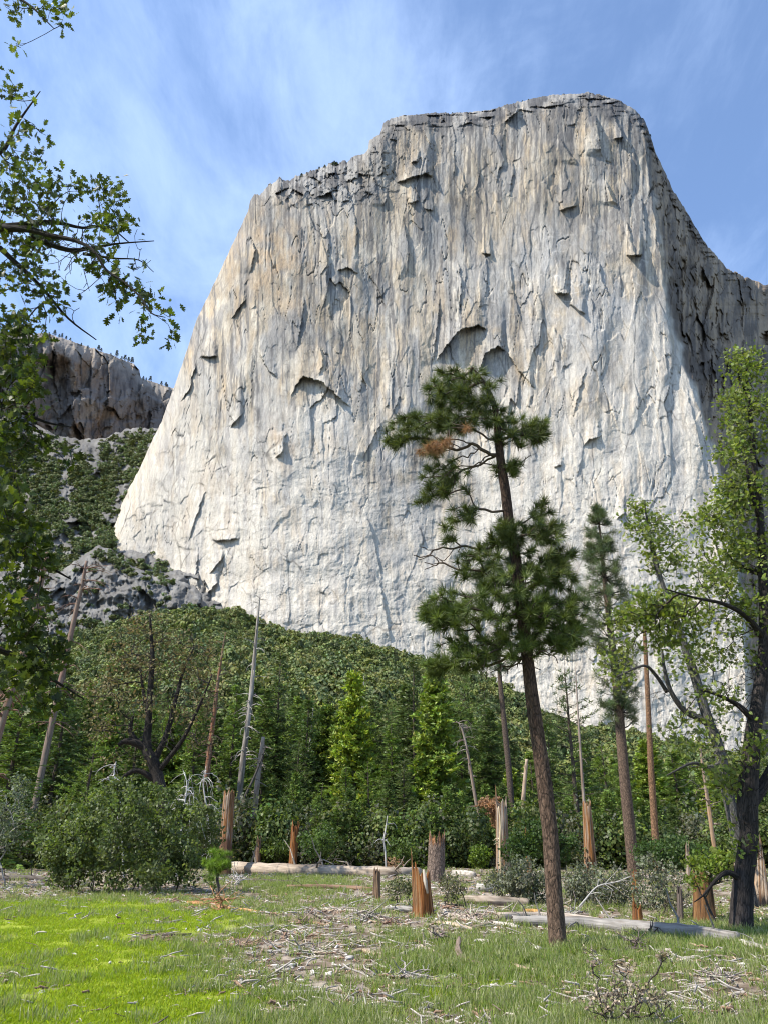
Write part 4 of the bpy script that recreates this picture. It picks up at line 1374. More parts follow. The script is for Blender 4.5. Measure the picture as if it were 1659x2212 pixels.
# the oak whose boughs hang in from the left; its trunk stands just outside the frame
broadleaf('oak_tree', 'near oak with lobed green leaves hanging in from the left edge', 'oak', 4.7,
          [(-380, 2380, 90), (-360, 1900, 80), (-330, 1400, 70), (-300, 900, 60), (-270, 600, 48), (-230, 300, 36), (-190, 0, 24), (-160, -200, 10)],
          [(62, 320, 62, 70, 21), (60, 410, 80, 70, 48), (200, 405, 62, 26, 11), (140, 400, 30, 30, 7), (248, 432, 50, 18, 7), (262, 485, 48, 24, 14), (190, 478, 50, 30, 12), (62, 500, 82, 60, 41), (200, 548, 60, 40, 17), (292, 575, 14, 20, 2),
           (250, 610, 40, 34, 11), (305, 645, 44, 30, 15), (365, 685, 16, 14, 3), (310, 712, 12, 14, 4), (372, 735, 8, 10, 2), (250, 680, 10, 16, 2), (52, 600, 72, 60, 32), (110, 650, 48, 36, 14), (40, 722, 62, 56, 46), (44, 830, 58, 90, 76), (36, 950, 56, 60, 58),
           (88, 945, 26, 18, 7), (150, 990, 20, 14, 4), (20, 1080, 40, 70, 26), (60, 1180, 62, 60, 48), (110, 1215, 24, 30, 7), (44, 1300, 70, 80, 50), (84, 1400, 58, 60, 36), (50, 1470, 50, 60, 29), (110, 1520, 50, 30, 12), (130, 1395, 24, 30, 6),
           (30, 22, 34, 24, 6), (112, 24, 42, 22, 9), (137, 62, 10, 24, 4), (45, 97, 18, 8, 3), (14, 190, 22, 22, 5), (45, 215, 26, 10, 3), (-60, 300, 60, 90, 12), (-90, 700, 60, 160, 24), (-90, 1100, 60, 160, 18), (-230, 700, 150, 260, 190), (-260, 330, 150, 220, 120), (-220, 1150, 140, 240, 150)],  # outermost clumps are unseen crown, added to shade the hanging boughs
          'oak_foliage', .072, OAKC, 4, 31,
          limbs=[([(-290, 560, 22), (-120, 500, 15), (0, 505, 9), (70, 512, 7), (125, 531, 5.5), (180, 548, 4), (220, 575, 3), (248, 620, 2.8), (290, 652, 2.2), (328, 692, 1.9), (350, 727, 1.6), (381, 741, .8)], -.3),
                 ([(-120, 500, 12), (0, 470, 8), (90, 440, 5), (150, 433, 3), (200, 412, 2.2), (240, 428, 1.2)], .5),
                 ([(70, 512, 7), (140, 525, 5), (190, 505, 3.5), (240, 482, 2), (312, 462, 1)], .3), ([(180, 548, 3.5), (240, 545, 2), (290, 536, 1.2), (318, 550, .7)], .2),
                 ([(-300, 800, 20), (-100, 840, 12), (0, 850, 6), (60, 865, 3), (110, 862, 1.2)], .4), ([(-310, 1150, 22), (-120, 1160, 12), (0, 1180, 7), (70, 1200, 4), (130, 1230, 1.5)], .2),
                 ([(-320, 1330, 22), (-120, 1360, 12), (0, 1400, 7), (60, 1440, 4), (120, 1480, 1.5)], .5), ([(-220, 260, 18), (-100, 60, 9), (0, -10, 4), (60, 8, 2.6), (118, 62, .9)], 0),
                 ([(-240, 380, 18), (-100, 350, 9), (0, 330, 5), (36, 270, 3), (88, 197, 1)], 0), ([(0, 535, 6), (70, 590, 4), (120, 640, 2.4), (170, 665, 1.2)], .4)],
          bare=[(130, 540, 130, 80, 70), (60, 480, 80, 110, 70), (290, 560, 40, 40, 8), (50, 900, 60, 200, 40), (60, 1300, 70, 160, 30), (200, 620, 60, 60, 10)],
          bark=(.035, .028, .024), extend=False, step=.08, rtip=.0020, path=.4, along=.30, rmax=.025, jit=.009, dep=1.1, spread=.55)

RC = [(.15, .19, .036), (.19, .23, .045), (.115, .155, .030), (.18, .20, .085)]
broadleaf('oak_tree', 'tall oak with near-black leaning trunk and fresh green leaves at the right edge', 'oak', 18.0,
          [(1601, 2022, 29.2), (1601, 1990, 24.9), (1605, 1900, 21.1), (1617, 1800, 18.9), (1613, 1742, 21.5), (1624, 1600, 17.2), (1639, 1500, 14.6), (1650, 1400, 12.5), (1649, 1300, 10.8), (1645, 1200, 9.0), (1640, 1100, 7.7), (1628, 1000, 6.0), (1620, 900, 4.3), (1611, 800, 2.1)],
          [(1612, 790, 50, 44, 60), (1602, 880, 66, 60, 84), (1592, 970, 60, 50, 72), (1602, 1050, 66, 40, 74), (1565, 1115, 66, 48, 78), (1602, 1180, 66, 48, 76), (1562, 1255, 78, 46, 70), (1612, 1330, 56, 50, 44), (1480, 1325, 76, 36, 64), (1402, 1312, 68, 38, 56),
           (1440, 1372, 66, 34, 44), (1350, 1340, 46, 28, 26), (1560, 1400, 76, 46, 34), (1332, 1420, 40, 34, 16), (1540, 1500, 70, 36, 22), (1690, 900, 60, 160, 60), (1690, 1200, 60, 160, 60), (1500, 1185, 30, 30, 12), (1560, 1680, 70, 50, 34), (1630, 1600, 34, 70, 30), (1480, 1600, 60, 40, 24), (1600, 1820, 50, 50, 18)],
          'oak_foliage', .13, RC, 7, 41,
          limbs=[([(1613, 1745, 16), (1632, 1725, 15), (1655, 1700, 13), (1690, 1640, 10), (1720, 1560, 6)], .5), ([(1630, 1560, 8), (1590, 1530, 6), (1540, 1510, 3.5), (1490, 1500, 2)], -.6),
                 ([(1650, 1380, 8), (1600, 1340, 6), (1540, 1320, 4), (1470, 1315, 2.5), (1400, 1305, 1.2)], -1.2), ([(1646, 1240, 7), (1610, 1210, 5), (1575, 1160, 3)], .8), ([(1640, 1120, 6), (1610, 1060, 4), (1590, 1000, 2)], -.5),
                 ([(1605, 1905, 9), (1570, 1885, 6), (1540, 1895, 4), (1505, 1930, 2), (1480, 1945, 1)], -.5)],
          bare=[(1600, 1480, 50, 90, 50), (1560, 1440, 80, 60, 40), (1610, 1700, 40, 120, 60), (1640, 1850, 22, 90, 26), (1550, 1640, 40, 40, 12)], bark=(.034, .028, .025), extend=False, step=.28, rtip=.005, path=.3, along=.4, rmax=.10, spread=.9)

broadleaf('oak_tree', 'slender grey-trunked oak leaning left with thin airy leaves, left of the black-trunked oak', 'oak', 24.0,
          [(1590, 1800, 14), (1568, 1700, 12.5), (1550, 1610, 12), (1530, 1560, 11.5), (1506, 1480, 10), (1490, 1430, 9.5), (1462, 1350, 7), (1440, 1290, 5.5), (1424, 1240, 4.5), (1402, 1150, 3), (1390, 1080, 1.5)],
          [(1400, 1140, 52, 56, 56), (1440, 1218, 56, 40, 46), (1382, 1100, 28, 28, 16), (1352, 1130, 20, 16, 6), (1478, 1135, 36, 24, 12), (1430, 1180, 60, 60, 34), (1478, 1290, 40, 30, 24), (1500, 1420, 44, 40, 28), (1340, 1465, 40, 24, 14), (1440, 1440, 40, 40, 16), (1540, 1560, 40, 40, 22), (1490, 1540, 24, 24, 8)],
          'oak_foliage', .16, RC, 5, 43,
          limbs=[([(1530, 1562, 8), (1500, 1550, 7), (1470, 1535, 6), (1440, 1495, 5), (1425, 1450, 3.6), (1418, 1410, 2)], -.5), ([(1440, 1495, 4.5), (1410, 1460, 3.6), (1380, 1444, 2.8), (1320, 1470, 1.4)], -.6),
                 ([(1558, 1650, 6), (1520, 1660, 4.5), (1480, 1652, 3.2), (1420, 1680, 1.4)], -.8), ([(1462, 1350, 5), (1445, 1280, 4), (1425, 1230, 3), (1412, 1160, 1.5)], .5)],
          bare=[(1450, 1500, 70, 40, 24), (1500, 1680, 60, 40, 24), (1430, 1300, 60, 60, 14)], bark=(.085, .08, .072), step=.35, rtip=.006, path=.3, along=.4, rmax=.09, spread=.9)

# brown oak just budding, left of centre
broadleaf('oak_tree', 'wide oak with crooked black limbs and brownish budding twigs, behind the round bush', 'oak', 46.0,
          [(352, 1735, 14), (344, 1690, 13), (332, 1645, 12.5), (318, 1618, 11), (322, 1560, 7.5), (325, 1500, 6.5), (330, 1420, 5), (326, 1350, 2.5), (324, 1318, 1)],
          [(318, 1362, 60, 46, 60), (262, 1420, 44, 40, 44), (380, 1390, 50, 44, 50), (330, 1440, 60, 40, 50), (240, 1490, 60, 34, 46), (420, 1450, 50, 46, 46), (320, 1520, 90, 40, 60), (230, 1570, 70, 34, 44), (410, 1530, 60, 40, 44), (196, 1510, 30, 40, 20), (462, 1400, 26, 34, 18), (290, 1640, 80, 30, 20), (455, 1500, 34, 50, 24), (440, 1590, 50, 40, 20)],
          'budding_foliage', .17, [(.17, .14, .065), (.15, .135, .055), (.20, .155, .075), (.12, .13, .045)], 4, 51, tpl=T_DIAM,
          limbs=[([(318, 1618, 9), (298, 1606, 8), (275, 1603, 6), (262, 1612, 3)], -.5), ([(298, 1606, 8), (286, 1590, 7), (283, 1572, 5), (288, 1548, 2.5)], 0), ([(332, 1648, 7), (360, 1580, 6), (378, 1500, 4.5), (392, 1440, 3), (412, 1390, 1.4)], 1.0),
                 ([(344, 1690, 7), (300, 1665, 5), (262, 1690, 3), (236, 1705, 1.4)], -1), ([(340, 1670, 6), (400, 1600, 4.5), (440, 1530, 3), (470, 1470, 1.2)], -1.5), ([(322, 1560, 4), (300, 1470, 3), (285, 1400, 1.6)], 1.5)],
          bare=[(330, 1600, 140, 50, 90), (330, 1450, 140, 130, 200), (430, 1600, 60, 50, 30)], bark=(.032, .026, .022), step=.6, rtip=.012, path=.25, mat=M_BROWN, along=.5, rmax=.2, spread=1.4, jit=.06)


def scaly_pine(name, label, Y, rows, spec, seed, bark, ncol, rust=0):
    """straight pine: bare traced trunk, clumped tufts above"""
    rng = np.random.default_rng(seed)
    p, r = trace(rows, Y)
    p, r = to_ground(p, r)
    root = thing(name, label, 'pine', (p[0][0], p[0][1], float(terrain(p[0][0], p[0][1]))))
    org = root.location[:]
    ps, rs = resample(p, r, 4)
    t = G(); tube(t, ps, rs, 12, bark, .05, seed)
    att = ell(spec, Y, rng, .9)
    # boughs leave the stem at the height of their ends
    k = np.array([np.argmin(np.abs(ps[:, 2] - (a[2] - .35 * np.hypot(a[0] - np.interp(a[2], ps[:, 2], ps[:, 0]), a[1] - Y) * .3))) for a in att])
    b = t
    mid = ps[k] * .5 + att * .5 + np.array([0, 0, -.12])
    frusta(b, ps[k], mid, np.full(len(k), .035), np.full(len(k), .022), 5, (.07, .055, .045)); frusta(b, mid, att, np.full(len(k), .022), np.full(len(k), .01), 5, (.07, .055, .045))
    t.build('trunk', M_PINEBARK, root, origin=org)
    C = np.concatenate([att, mid * .3 + att * .7]); n = len(C); kk = 46
    D = unit(np.concatenate([att - mid, att - mid]))
    ax = unit(np.repeat(D, kk, axis=0) * .5 + rng.normal(size=(n * kk, 3)) * .7 + np.array([0, 0, .2]))
    c = np.repeat(tint(n, ncol, rng, .25, .1), kk, axis=0) * np.exp(rng.normal(size=(n * kk, 1)) * .15)
    f = G(); cards(f, *T_NEEDLE, np.repeat(C, kk, axis=0) + rng.normal(size=(n * kk, 3)) * .1, ax, .28 + .18 * rng.random(n * kk), c, rng, wid=np.full(n * kk, .024))
    f.build('needle_crown', M_NEEDLE, root, smooth=False, origin=org)


def cone_spec(rows, n):
    """crown outline rows (px centre, py, half width) -> many small ellipses"""
    out = []
    for i in range(len(rows) - 1):
        (x0, y0, w0), (x1, y1, w1) = rows[i], rows[i + 1]
        k = max(1, int(n * (y1 - y0) * (w0 + w1) / 4000))
        out.append(((x0 + x1) / 2, (y0 + y1) / 2, max(3, (w0 + w1) / 2), (y1 - y0) / 2 + 3, k))
    return out


_r = np.random.default_rng(611)
tall_crown = []
for _ in range(300):
    _y = 1100 + 455 * _r.random() ** 1.15
    _x = np.interp(_y, [1095, 1200, 1300, 1400, 1500, 1560], [1290, 1301, 1312, 1323, 1334, 1341])
    _w = np.interp(_y, [1095, 1130, 1200, 1300, 1340, 1450, 1560], [3, 24, 44, 62, 66, 54, 38]) * (.35 + .75 * _r.random())
    _a = _r.random() * 6.283
    tall_crown.append((_x + _w * math.cos(_a), _y + 6 * _r.normal() - .12 * _w, 3, 3, 1, 1.25 * _w / 45 * math.sin(_a)))
scaly_pine('pine_tree', 'tall straight pine with slim pointed crown and bare brown trunk, right of nearest pine', 46.0,
           [(1364, 1845, 12.5), (1356, 1760, 12), (1345, 1650, 11), (1333, 1500, 9.5), (1320, 1380, 7.5), (1305, 1250, 5), (1297, 1170, 3), (1290, 1095, 1)],
           tall_crown, 61, (.17, .115, .08), (.085, .11, .045))
scaly_pine('pine_tree', 'slender pine with a bare orange-tan trunk, right of the tall straight pine', 52.0,
           [(1414, 1800, 7.5), (1409, 1720, 7), (1404, 1640, 6.4), (1399, 1520, 5.4), (1394, 1420, 4.6), (1390, 1340, 3), (1387, 1290, 1)],
           [(1388, 1300, 16, 16, 8), (1392, 1335, 22, 16, 10)], 62, (.27, .155, .085), (.06, .09, .03))
scaly_pine('pine_tree', 'pine with long bare dark trunk and small top under boughs of the nearest pine', 72.0,
           [(1105, 1760, 7), (1098, 1660, 6.6), (1088, 1560, 6), (1080, 1480, 5), (1076, 1420, 3.4), (1072, 1375, 1)],
           [(1074, 1395, 22, 20, 18), (1082, 1440, 34, 26, 24), (1088, 1520, 26, 20, 8)], 63, (.14, .10, .075), (.040, .066, .022))


# ------------------------------------------------------------------ dead standing trunks
def snag(name, label, Y, rows, col, nb, blen, seed, cat='snag', droop=-.5, top=None, z0=.15):
    rng = np.random.default_rng(seed)
    p, r = trace(rows, Y)
    r = r * .8
    p, r = to_ground(p, r)
    root = thing(name, label, cat, (p[0][0], p[0][1], float(terrain(p[0][0], p[0][1]))), 'standing dead trunks')
    org = root.location[:]
    ps, rs = resample(p, r, 6)
    c0 = np.asarray(col[0]); c1 = np.asarray(col[1])
    t = G(); tube(t, ps, rs, 12, None, .10, seed, colf=lambda TH, LN: mixc(c0, c1, sstep(-.25, .35, fbm(np.cos(TH) * 1.5 + 3, LN * 14 + np.sin(TH), seed + 2, 3) + (LN - .5) * .8)))
    if nb:
        for li in range(int(nb * 1.5)):
            A, B, ra, rb = [], [], [], []
            i = rng.integers(int(len(ps) * z0), len(ps) - 2)
            az = rng.random() * 6.283
            L = blen * (.25 + .9 * rng.random()); q = ps[i].copy(); d = np.array([math.cos(az), math.sin(az) * .8, .15 + rng.normal() * .2]); rr = min(rs[i] * .34, .06) + .022
            m = rng.integers(3, 6)
            for s in range(m):
                nq = q + d / np.linalg.norm(d) * L / m
                A.append(q); B.append(nq); ra.append(rr); rb.append(rr * .7)
                if rng.random() < .5:
                    e = d + rng.normal(size=3) * .6
                    A.append(nq); B.append(nq + e / np.linalg.norm(e) * L * .25); ra.append(rr * .5); rb.append(.006)
                q = nq; rr *= .7; d = d + np.array([0, 0, droop]) * .55 + rng.normal(size=3) * .22
            b = G() if li < 16 and L > .5 else t
            frusta(b, A, B, ra, rb, 5, tint(len(A), np.asarray(col[1]) * .9, rng, .25, .05))
            if b is not t: b.build('limb', M_SNAG, root, origin=org)
    t.build('trunk', M_SNAG, root, origin=org)
    return root


GREY = ((.17, .145, .12), (.34, .305, .265)); RED = ((.20, .085, .045), (.17, .11, .075)); BRN = ((.20, .14, .10), (.27, .22, .18))
snag('snag', 'pale leaning snag with drooping limbs against the grey rocks at left', 72, [(122, 1520, 8.5), (140, 1440, 7.5), (163, 1330, 6.2), (178, 1265, 5), (188, 1212, 3.4)], ((.20, .155, .12), (.20, .12, .09)), 30, 3.0, 701)
snag('snag', 'red-brown barked snag with a bare thin tip beside the brown budding oak', 74, [(450, 1655, 7), (456, 1600, 6.5), (464, 1540, 5.6), (472, 1470, 4.2), (481, 1410, 2.4), (488, 1366, .8)], RED, 22, 1.5, 702)
snag('snag', 'tallest grey-white snag with short broken limbs, in front of the oak slope', 78, [(524, 1660, 8), (530, 1610, 7.2), (540, 1530, 6.5), (548, 1450, 5.4), (554, 1380, 4), (560, 1310, 2.4), (563, 1284, 1)], GREY, 40, 1.6, 703)
snag('snag', 'short brown snag with a split top right of the tallest grey snag', 76, [(552, 1745, 7.5), (556, 1700, 7), (563, 1640, 6), (570, 1592, 5)], BRN, 14, 1.3, 704)
snag('snag', 'thin brown snag leaning left and bent over at its tip, before the wood edge', 66, [(1044, 1838, 5.6), (1034, 1770, 5), (1020, 1690, 4.3), (1008, 1620, 3.4), (1000, 1585, 2.6), (993, 1566, 1.8), (984, 1558, 1)], BRN, 22, 1.3, 705)
snag('snag', 'broken tan pole leaning right, between the grey-topped broken trunk and the nearest pine', 68, [(1122, 1810, 6.4), (1128, 1740, 5.8), (1133, 1680, 5), (1137, 1640, 4)], ((.34, .235, .15), (.40, .30, .22)), 5, .6, 706)
snag('snag', 'very thin grey-brown pole rising behind the orange split trunk', 62, [(1261, 1740, 4.2), (1254, 1640, 3.4), (1247, 1530, 2.4), (1242, 1440, 1)], BRN, 10, .8, 707, z0=.4)
snag('snag', 'thin bare snag with peeling orange bark left of the black-trunked oak', 40, [(1539, 1810, 5.5), (1528, 1730, 5), (1516, 1650, 3.6), (1508, 1590, 2)], ((.32, .20, .11), (.22, .17, .13)), 8, .6, 708)
snag('snag', 'pale reddish snag half hidden by the hanging oak leaves at the left edge', 38, [(0, 1580, 10), (30, 1480, 9), (62, 1375, 8), (90, 1260, 7), (104, 1195, 6)], ((.22, .165, .13), (.19, .11, .08)), 34, 1.6, 709)
snag('snag', 'slim pale pole on the wooded slope above the blackish conifer', 120, [(778, 1612, 2.2), (782, 1560, 2), (785, 1500, 1.4), (787, 1460, .8)], GREY, 4, .8, 710)
snag('snag', 'slim pale pole left of the slender dark conifer', 110, [(778 - 112, 1640, 2.4), (672, 1590, 2), (677, 1530, 1.2)], GREY, 5, .8, 711)
snag('snag', 'thin bleached forked stick standing by the fallen logs', 50, [(834, 1880, 2.4), (832, 1840, 2.2), (829, 1815, 2), (833, 1790, 1.6), (837, 1762, .9)], ((.42, .39, .35), (.48, .46, .42)), 4, .7, 712)
snag('snag', 'thin yellow-tan bare pole in front of the grey-topped broken trunk', 46, [(1080, 1876, 3), (1079, 1820, 2.8), (1080, 1780, 2.4), (1076, 1742, 1.6)], ((.50, .39, .22), (.46, .37, .24)), 2, .4, 713)
snag('snag', 'dark thin leaning dead stem behind the brown budding oak, right of the short brown snag', 72, [(520, 1745, 3.6), (545, 1690, 3.2), (562, 1650, 2.4), (575, 1612, 1.2)], ((.06, .05, .045), (.08, .07, .06)), 10, 1.0, 714)

BL = ((.42, .40, .37), (.46, .44, .41))
snag('dead_sapling', 'bleached dead sapling with drooping white twigs left of the tall orange trunk stub', 56, [(452, 1800, 2.6), (446, 1740, 2.2), (440, 1690, 1.6), (446, 1655, .8)], BL, 22, 1.7, 721, droop=-1.0)
snag('dead_sapling', 'bleached dead sapling with curling white twigs above the large round bush', 44, [(392, 1800, 2.8), (398, 1745, 2.2), (405, 1700, 1.6), (400, 1668, .8)], BL, 20, 1.5, 722, droop=-1.0)
snag('dead_sapling', 'bleached dead sapling with white twigs under the crooked limb of the brown oak', 42, [(262, 1760, 2.6), (256, 1710, 2.2), (248, 1670, 1.6), (252, 1645, .8)], BL, 18, 1.3, 723, droop=-.8)


# ------------------------------------------------------------------ stumps
def stump(label, base, py_top, px_top, r0, r1, seed, cols, hfun=None, jag=.3, hollow=.35, name='tree_stump', group='broken stumps', mat=None, barkline=0.0, extra=None, n=56, rows=34):
    """base: ground point (or frame column with depth); r0, r1 half widths in the frame"""
    rng = np.random.default_rng(seed)
    b = np.asarray(base, float)
    Y = b[1]
    top = P(px_top, py_top, Y)
    m = px_size(py_top, Y)
    R0 = r0 * px_size(1950, Y); R1 = r1 * m
    H = top[2] - b[2]
    th = np.linspace(0, 2 * np.pi, n, endpoint=False)
    hs = np.clip(.5 + .9 * fbm(np.cos(th) * 2.2 + seed, np.sin(th) * 2.2, seed, 4) , 0, 1) ** 1.3
    hh = 1 - jag * (1 - hs / max(hs.max(), .01)) if hfun is None else hfun(th, rng)
    hh = hh + .02 * rng.normal(size=n) * (1 if jag > .05 else .1)
    tt = np.linspace(0, 1, rows)
    T, TH = np.meshgrid(tt, th, indexing='ij')
    HT = T * hh[None]
    z = HT * H
    rr = (R0 + (R1 - R0) * HT) * (1 + .16 * np.exp(-HT * H / (R0 * 1.1)) * (1 + .5 * np.sin(TH * 4 + seed)))
    rr = rr * (1 + .06 * fbm(np.cos(TH) * 3 + 5, np.sin(TH) * 3 + z / max(R0, .01) * .25, seed + 3, 3) + .035 * fbm(np.cos(TH) * 9, np.sin(TH) * 9 + z * .4, seed + 5, 2))
    cx = b[0] + (top[0] - b[0]) * HT; cy = b[1] + 0 * HT
    V = np.stack([cx + rr * np.cos(TH), cy + rr * np.sin(TH), b[2] - .08 + z], -1)
    # the splintered inside
    inner = []
    for q, (f, dn) in enumerate([(.78, .04), (.55, hollow * .6), (.25, hollow)]):
        zz = (hh * (1 - f) + np.minimum(hh, hh.mean()) * f - dn * .5) * H
        inner.append(np.stack([b[0] + (top[0] - b[0]) * hh + f * R1 * np.cos(th), b[1] + f * R1 * np.sin(th), b[2] - .08 + np.maximum(zz, .02)], -1))
    V = np.concatenate([V, np.array(inner)])
    k = len(V)
    i = np.arange(k - 1)[:, None] * n + np.arange(n)[None]; j = np.arange(k - 1)[:, None] * n + (np.arange(n)[None] + 1) % n
    F = np.stack([i, j, j + n, i + n], -1).reshape(-1, 4)
    s = fbm(np.cos(TH) * 3.2 + 3, np.sin(TH) * 3.2 + z * .25, seed + 7, 4); s2 = fbm(np.cos(TH) * 7, np.sin(TH) * 7 + z * .35, seed + 9, 3)
    c = mixc(cols[0], cols[1], sstep(-.25, .4, s)); c = mixc(c, cols[2], .85 * sstep(.12, .5, s2)); c = mixc(c, cols[3], .85 * sstep(.15, .5, -s2 - .3 * s))
    if barkline: c = mixc(cols[4], c, sstep(-.04, .04, HT - barkline + .09 * fbm(np.cos(TH) * 4, np.sin(TH) * 4, seed + 11, 3)))
    C = np.concatenate([c, np.tile(np.asarray(cols[0], float) * .6, (3, n, 1))])
    gr = np.concatenate([np.stack([np.cos(TH) * R0, np.sin(TH) * R0, z], -1), np.array(inner) - b])
    g = G(); g.add(V.reshape(-1, 3), F, C.reshape(-1, 3), gr.reshape(-1, 3))
    o = thing(name, label, 'stump', b, group)
    g.build('splintered_wood' if not barkline else 'trunk', mat or M_STUMP, o, origin=b)
    return o, b, R0, R1, H


ORG = [(.30, .115, .030), (.21, .075, .022), (.38, .235, .115), (.065, .035, .02), (.20, .145, .11)]
PAL = [(.33, .26, .19), (.30, .145, .055), (.38, .35, .31), (.09, .065, .05), (.22, .15, .115)]
BRK = [(.30, .14, .06), (.36, .18, .08), (.40, .33, .27), (.12, .07, .05), (.24, .175, .135)]


def bumps(base, *bs):
    def f(th, rng):
        h = np.full(len(th), base)
        for (c, w, a) in bs:
            d = np.angle(np.exp(1j * (th - c)))
            h = np.maximum(h, base + (a - base) * np.clip(1 - np.abs(d) / w, 0, 1) ** .8)
        return np.clip(h + .035 * fbm(np.cos(th) * 4, np.sin(th) * 4, 15, 2), .05, 1.1)
    return f


o, b, R0, R1, H = stump('nearest torn orange stump with one tall splinter and a pale strip of wood', ground(914, 1980), 1815, 905, 21.5, 18, 801, ORG, bumps(.5, (2.9, .55, 1.0), (-.4, .6, .66), (-1.5, .4, .62), (-2.2, .5, .75)), hollow=.5)
g = G(); tube(g, [b + np.array([.10, -R0 * 1.18, .52]), b + np.array([.05, -R0 * 1.16, .8]), b + np.array([.02, -R0 * .98, 1.05])], [.025, .05, .02], 7, (.46, .40, .32), .3)
g.build('loose_splinter', M_LOG, o, origin=b)
stump('thick plated-bark stump with broken orange top, right behind the torn orange stump', ground(940, 1906), 1786, 944, 19, 17, 802, BRK, None, .30, .3, barkline=.72, mat=M_PINEBARK)
stump('tall orange trunk stub with flaking bark, above the round pine sapling', foot(484, 54), 1702, 497, 14.5, 11.5, 803, [(.30, .145, .055), (.24, .105, .04), (.44, .37, .29), (.09, .05, .03), (.17, .09, .055)], None, .07, .1, barkline=.42)
stump('slanting dark orange stub left of the young bright green pine', foot(632, 60), 1772, 640, 8.5, 8.5, 804, ORG, None, .22, .2)
stump('small dark peeling stump between the far logs and the torn orange stump', ground(813, 1944), 1868, 815, 8.5, 7, 805, [(.15, .10, .07), (.20, .12, .07), (.34, .22, .12), (.07, .05, .04), (.1, .08, .06)], None, .2, .2)
stump('broken trunk grey and splintered above, orange below, with a tall sliver', foot(1086, 52), 1684, 1080, 15, 11, 806, PAL, bumps(.72, (2.9, .35, 1.0), (.2, .5, .86), (-1.4, .5, .8)), hollow=.3)
stump('split trunk orange above and pale below, standing behind the grey-green shrubs', foot(1276, 48), 1722, 1265, 13.5, 8.5, 807, [(.32, .175, .08), (.30, .125, .035), (.44, .35, .26), (.10, .05, .03), (.2, .15, .1)], None, .14, .2)
stump('small bright orange splintered stub left of the nearest pine trunk', foot(1142, 56), 1776, 1137, 6, 4.5, 808, ORG, bumps(.6, (2.6, .6, 1.0)), hollow=.3)
stump('wide dark orange rotten stump behind the long log, under yellow-green leaves', ground(1520, 1990), 1868, 1514, 23, 18, 809, [(.24, .12, .045), (.17, .085, .035), (.36, .22, .09), (.06, .04, .03), (.1, .08, .06)], None, .22, .3)
stump('pointed orange and white trunk shell with charred foot, at the right edge', ground(1645, 1958), 1795, 1636, 16, 11, 810, [(.42, .25, .13), (.46, .36, .26), (.55, .46, .37), (.16, .08, .04), (.03, .026, .024)], bumps(.35, (2.3, 1.6, .8), (-1.8, .9, 1.0)), hollow=.5, barkline=.16)
stump('pale orange stub just left of the black oak trunk', foot(1594, 40), 1755, 1588, 9, 8, 811, PAL, None, .3, .2)
stump('low ragged brown stump on the near side of the grey-green shrubs', ground(1377, 1994), 1922, 1372, 12, 7, 812, ORG, bumps(.55, (2.4, .9, 1.0), (-.6, .4, .75)), hollow=.4)
stump('squat sawn grey stump in front of the long log', ground(1301, 2010), 1984, 1299, 19, 17, 813, [(.24, .20, .16), (.30, .25, .20), (.36, .31, .26), (.12, .09, .07), (.1, .08, .06)], None, .05, .1)
stump('small reddish stump inside the grey-green shrubs', foot(1370, 30), 1872, 1369, 7, 5, 814, ORG, None, .35, .3)
stump('leaning brown stub in the bushes left of the slanting dark orange stub', foot(556, 62), 1800, 562, 6.5, 5, 815, [(.18, .11, .07), (.22, .12, .06), (.28, .20, .14), (.08, .05, .04), (.1, .08, .06)], None, .3, .2)
stump('thin upright dark dead stub among the shrubs right of the low ragged stump', ground(1468, 1990), 1900, 1465, 7, 5, 816, [(.16, .13, .11), (.20, .15, .12), (.27, .22, .18), (.07, .055, .05), (.1, .08, .06)], None, .3, .2)
stump('pale narrow stub between the rotten orange stump and the black oak trunk', foot(1488, 36), 1812, 1482, 5, 4, 817, PAL, None, .3, .2)


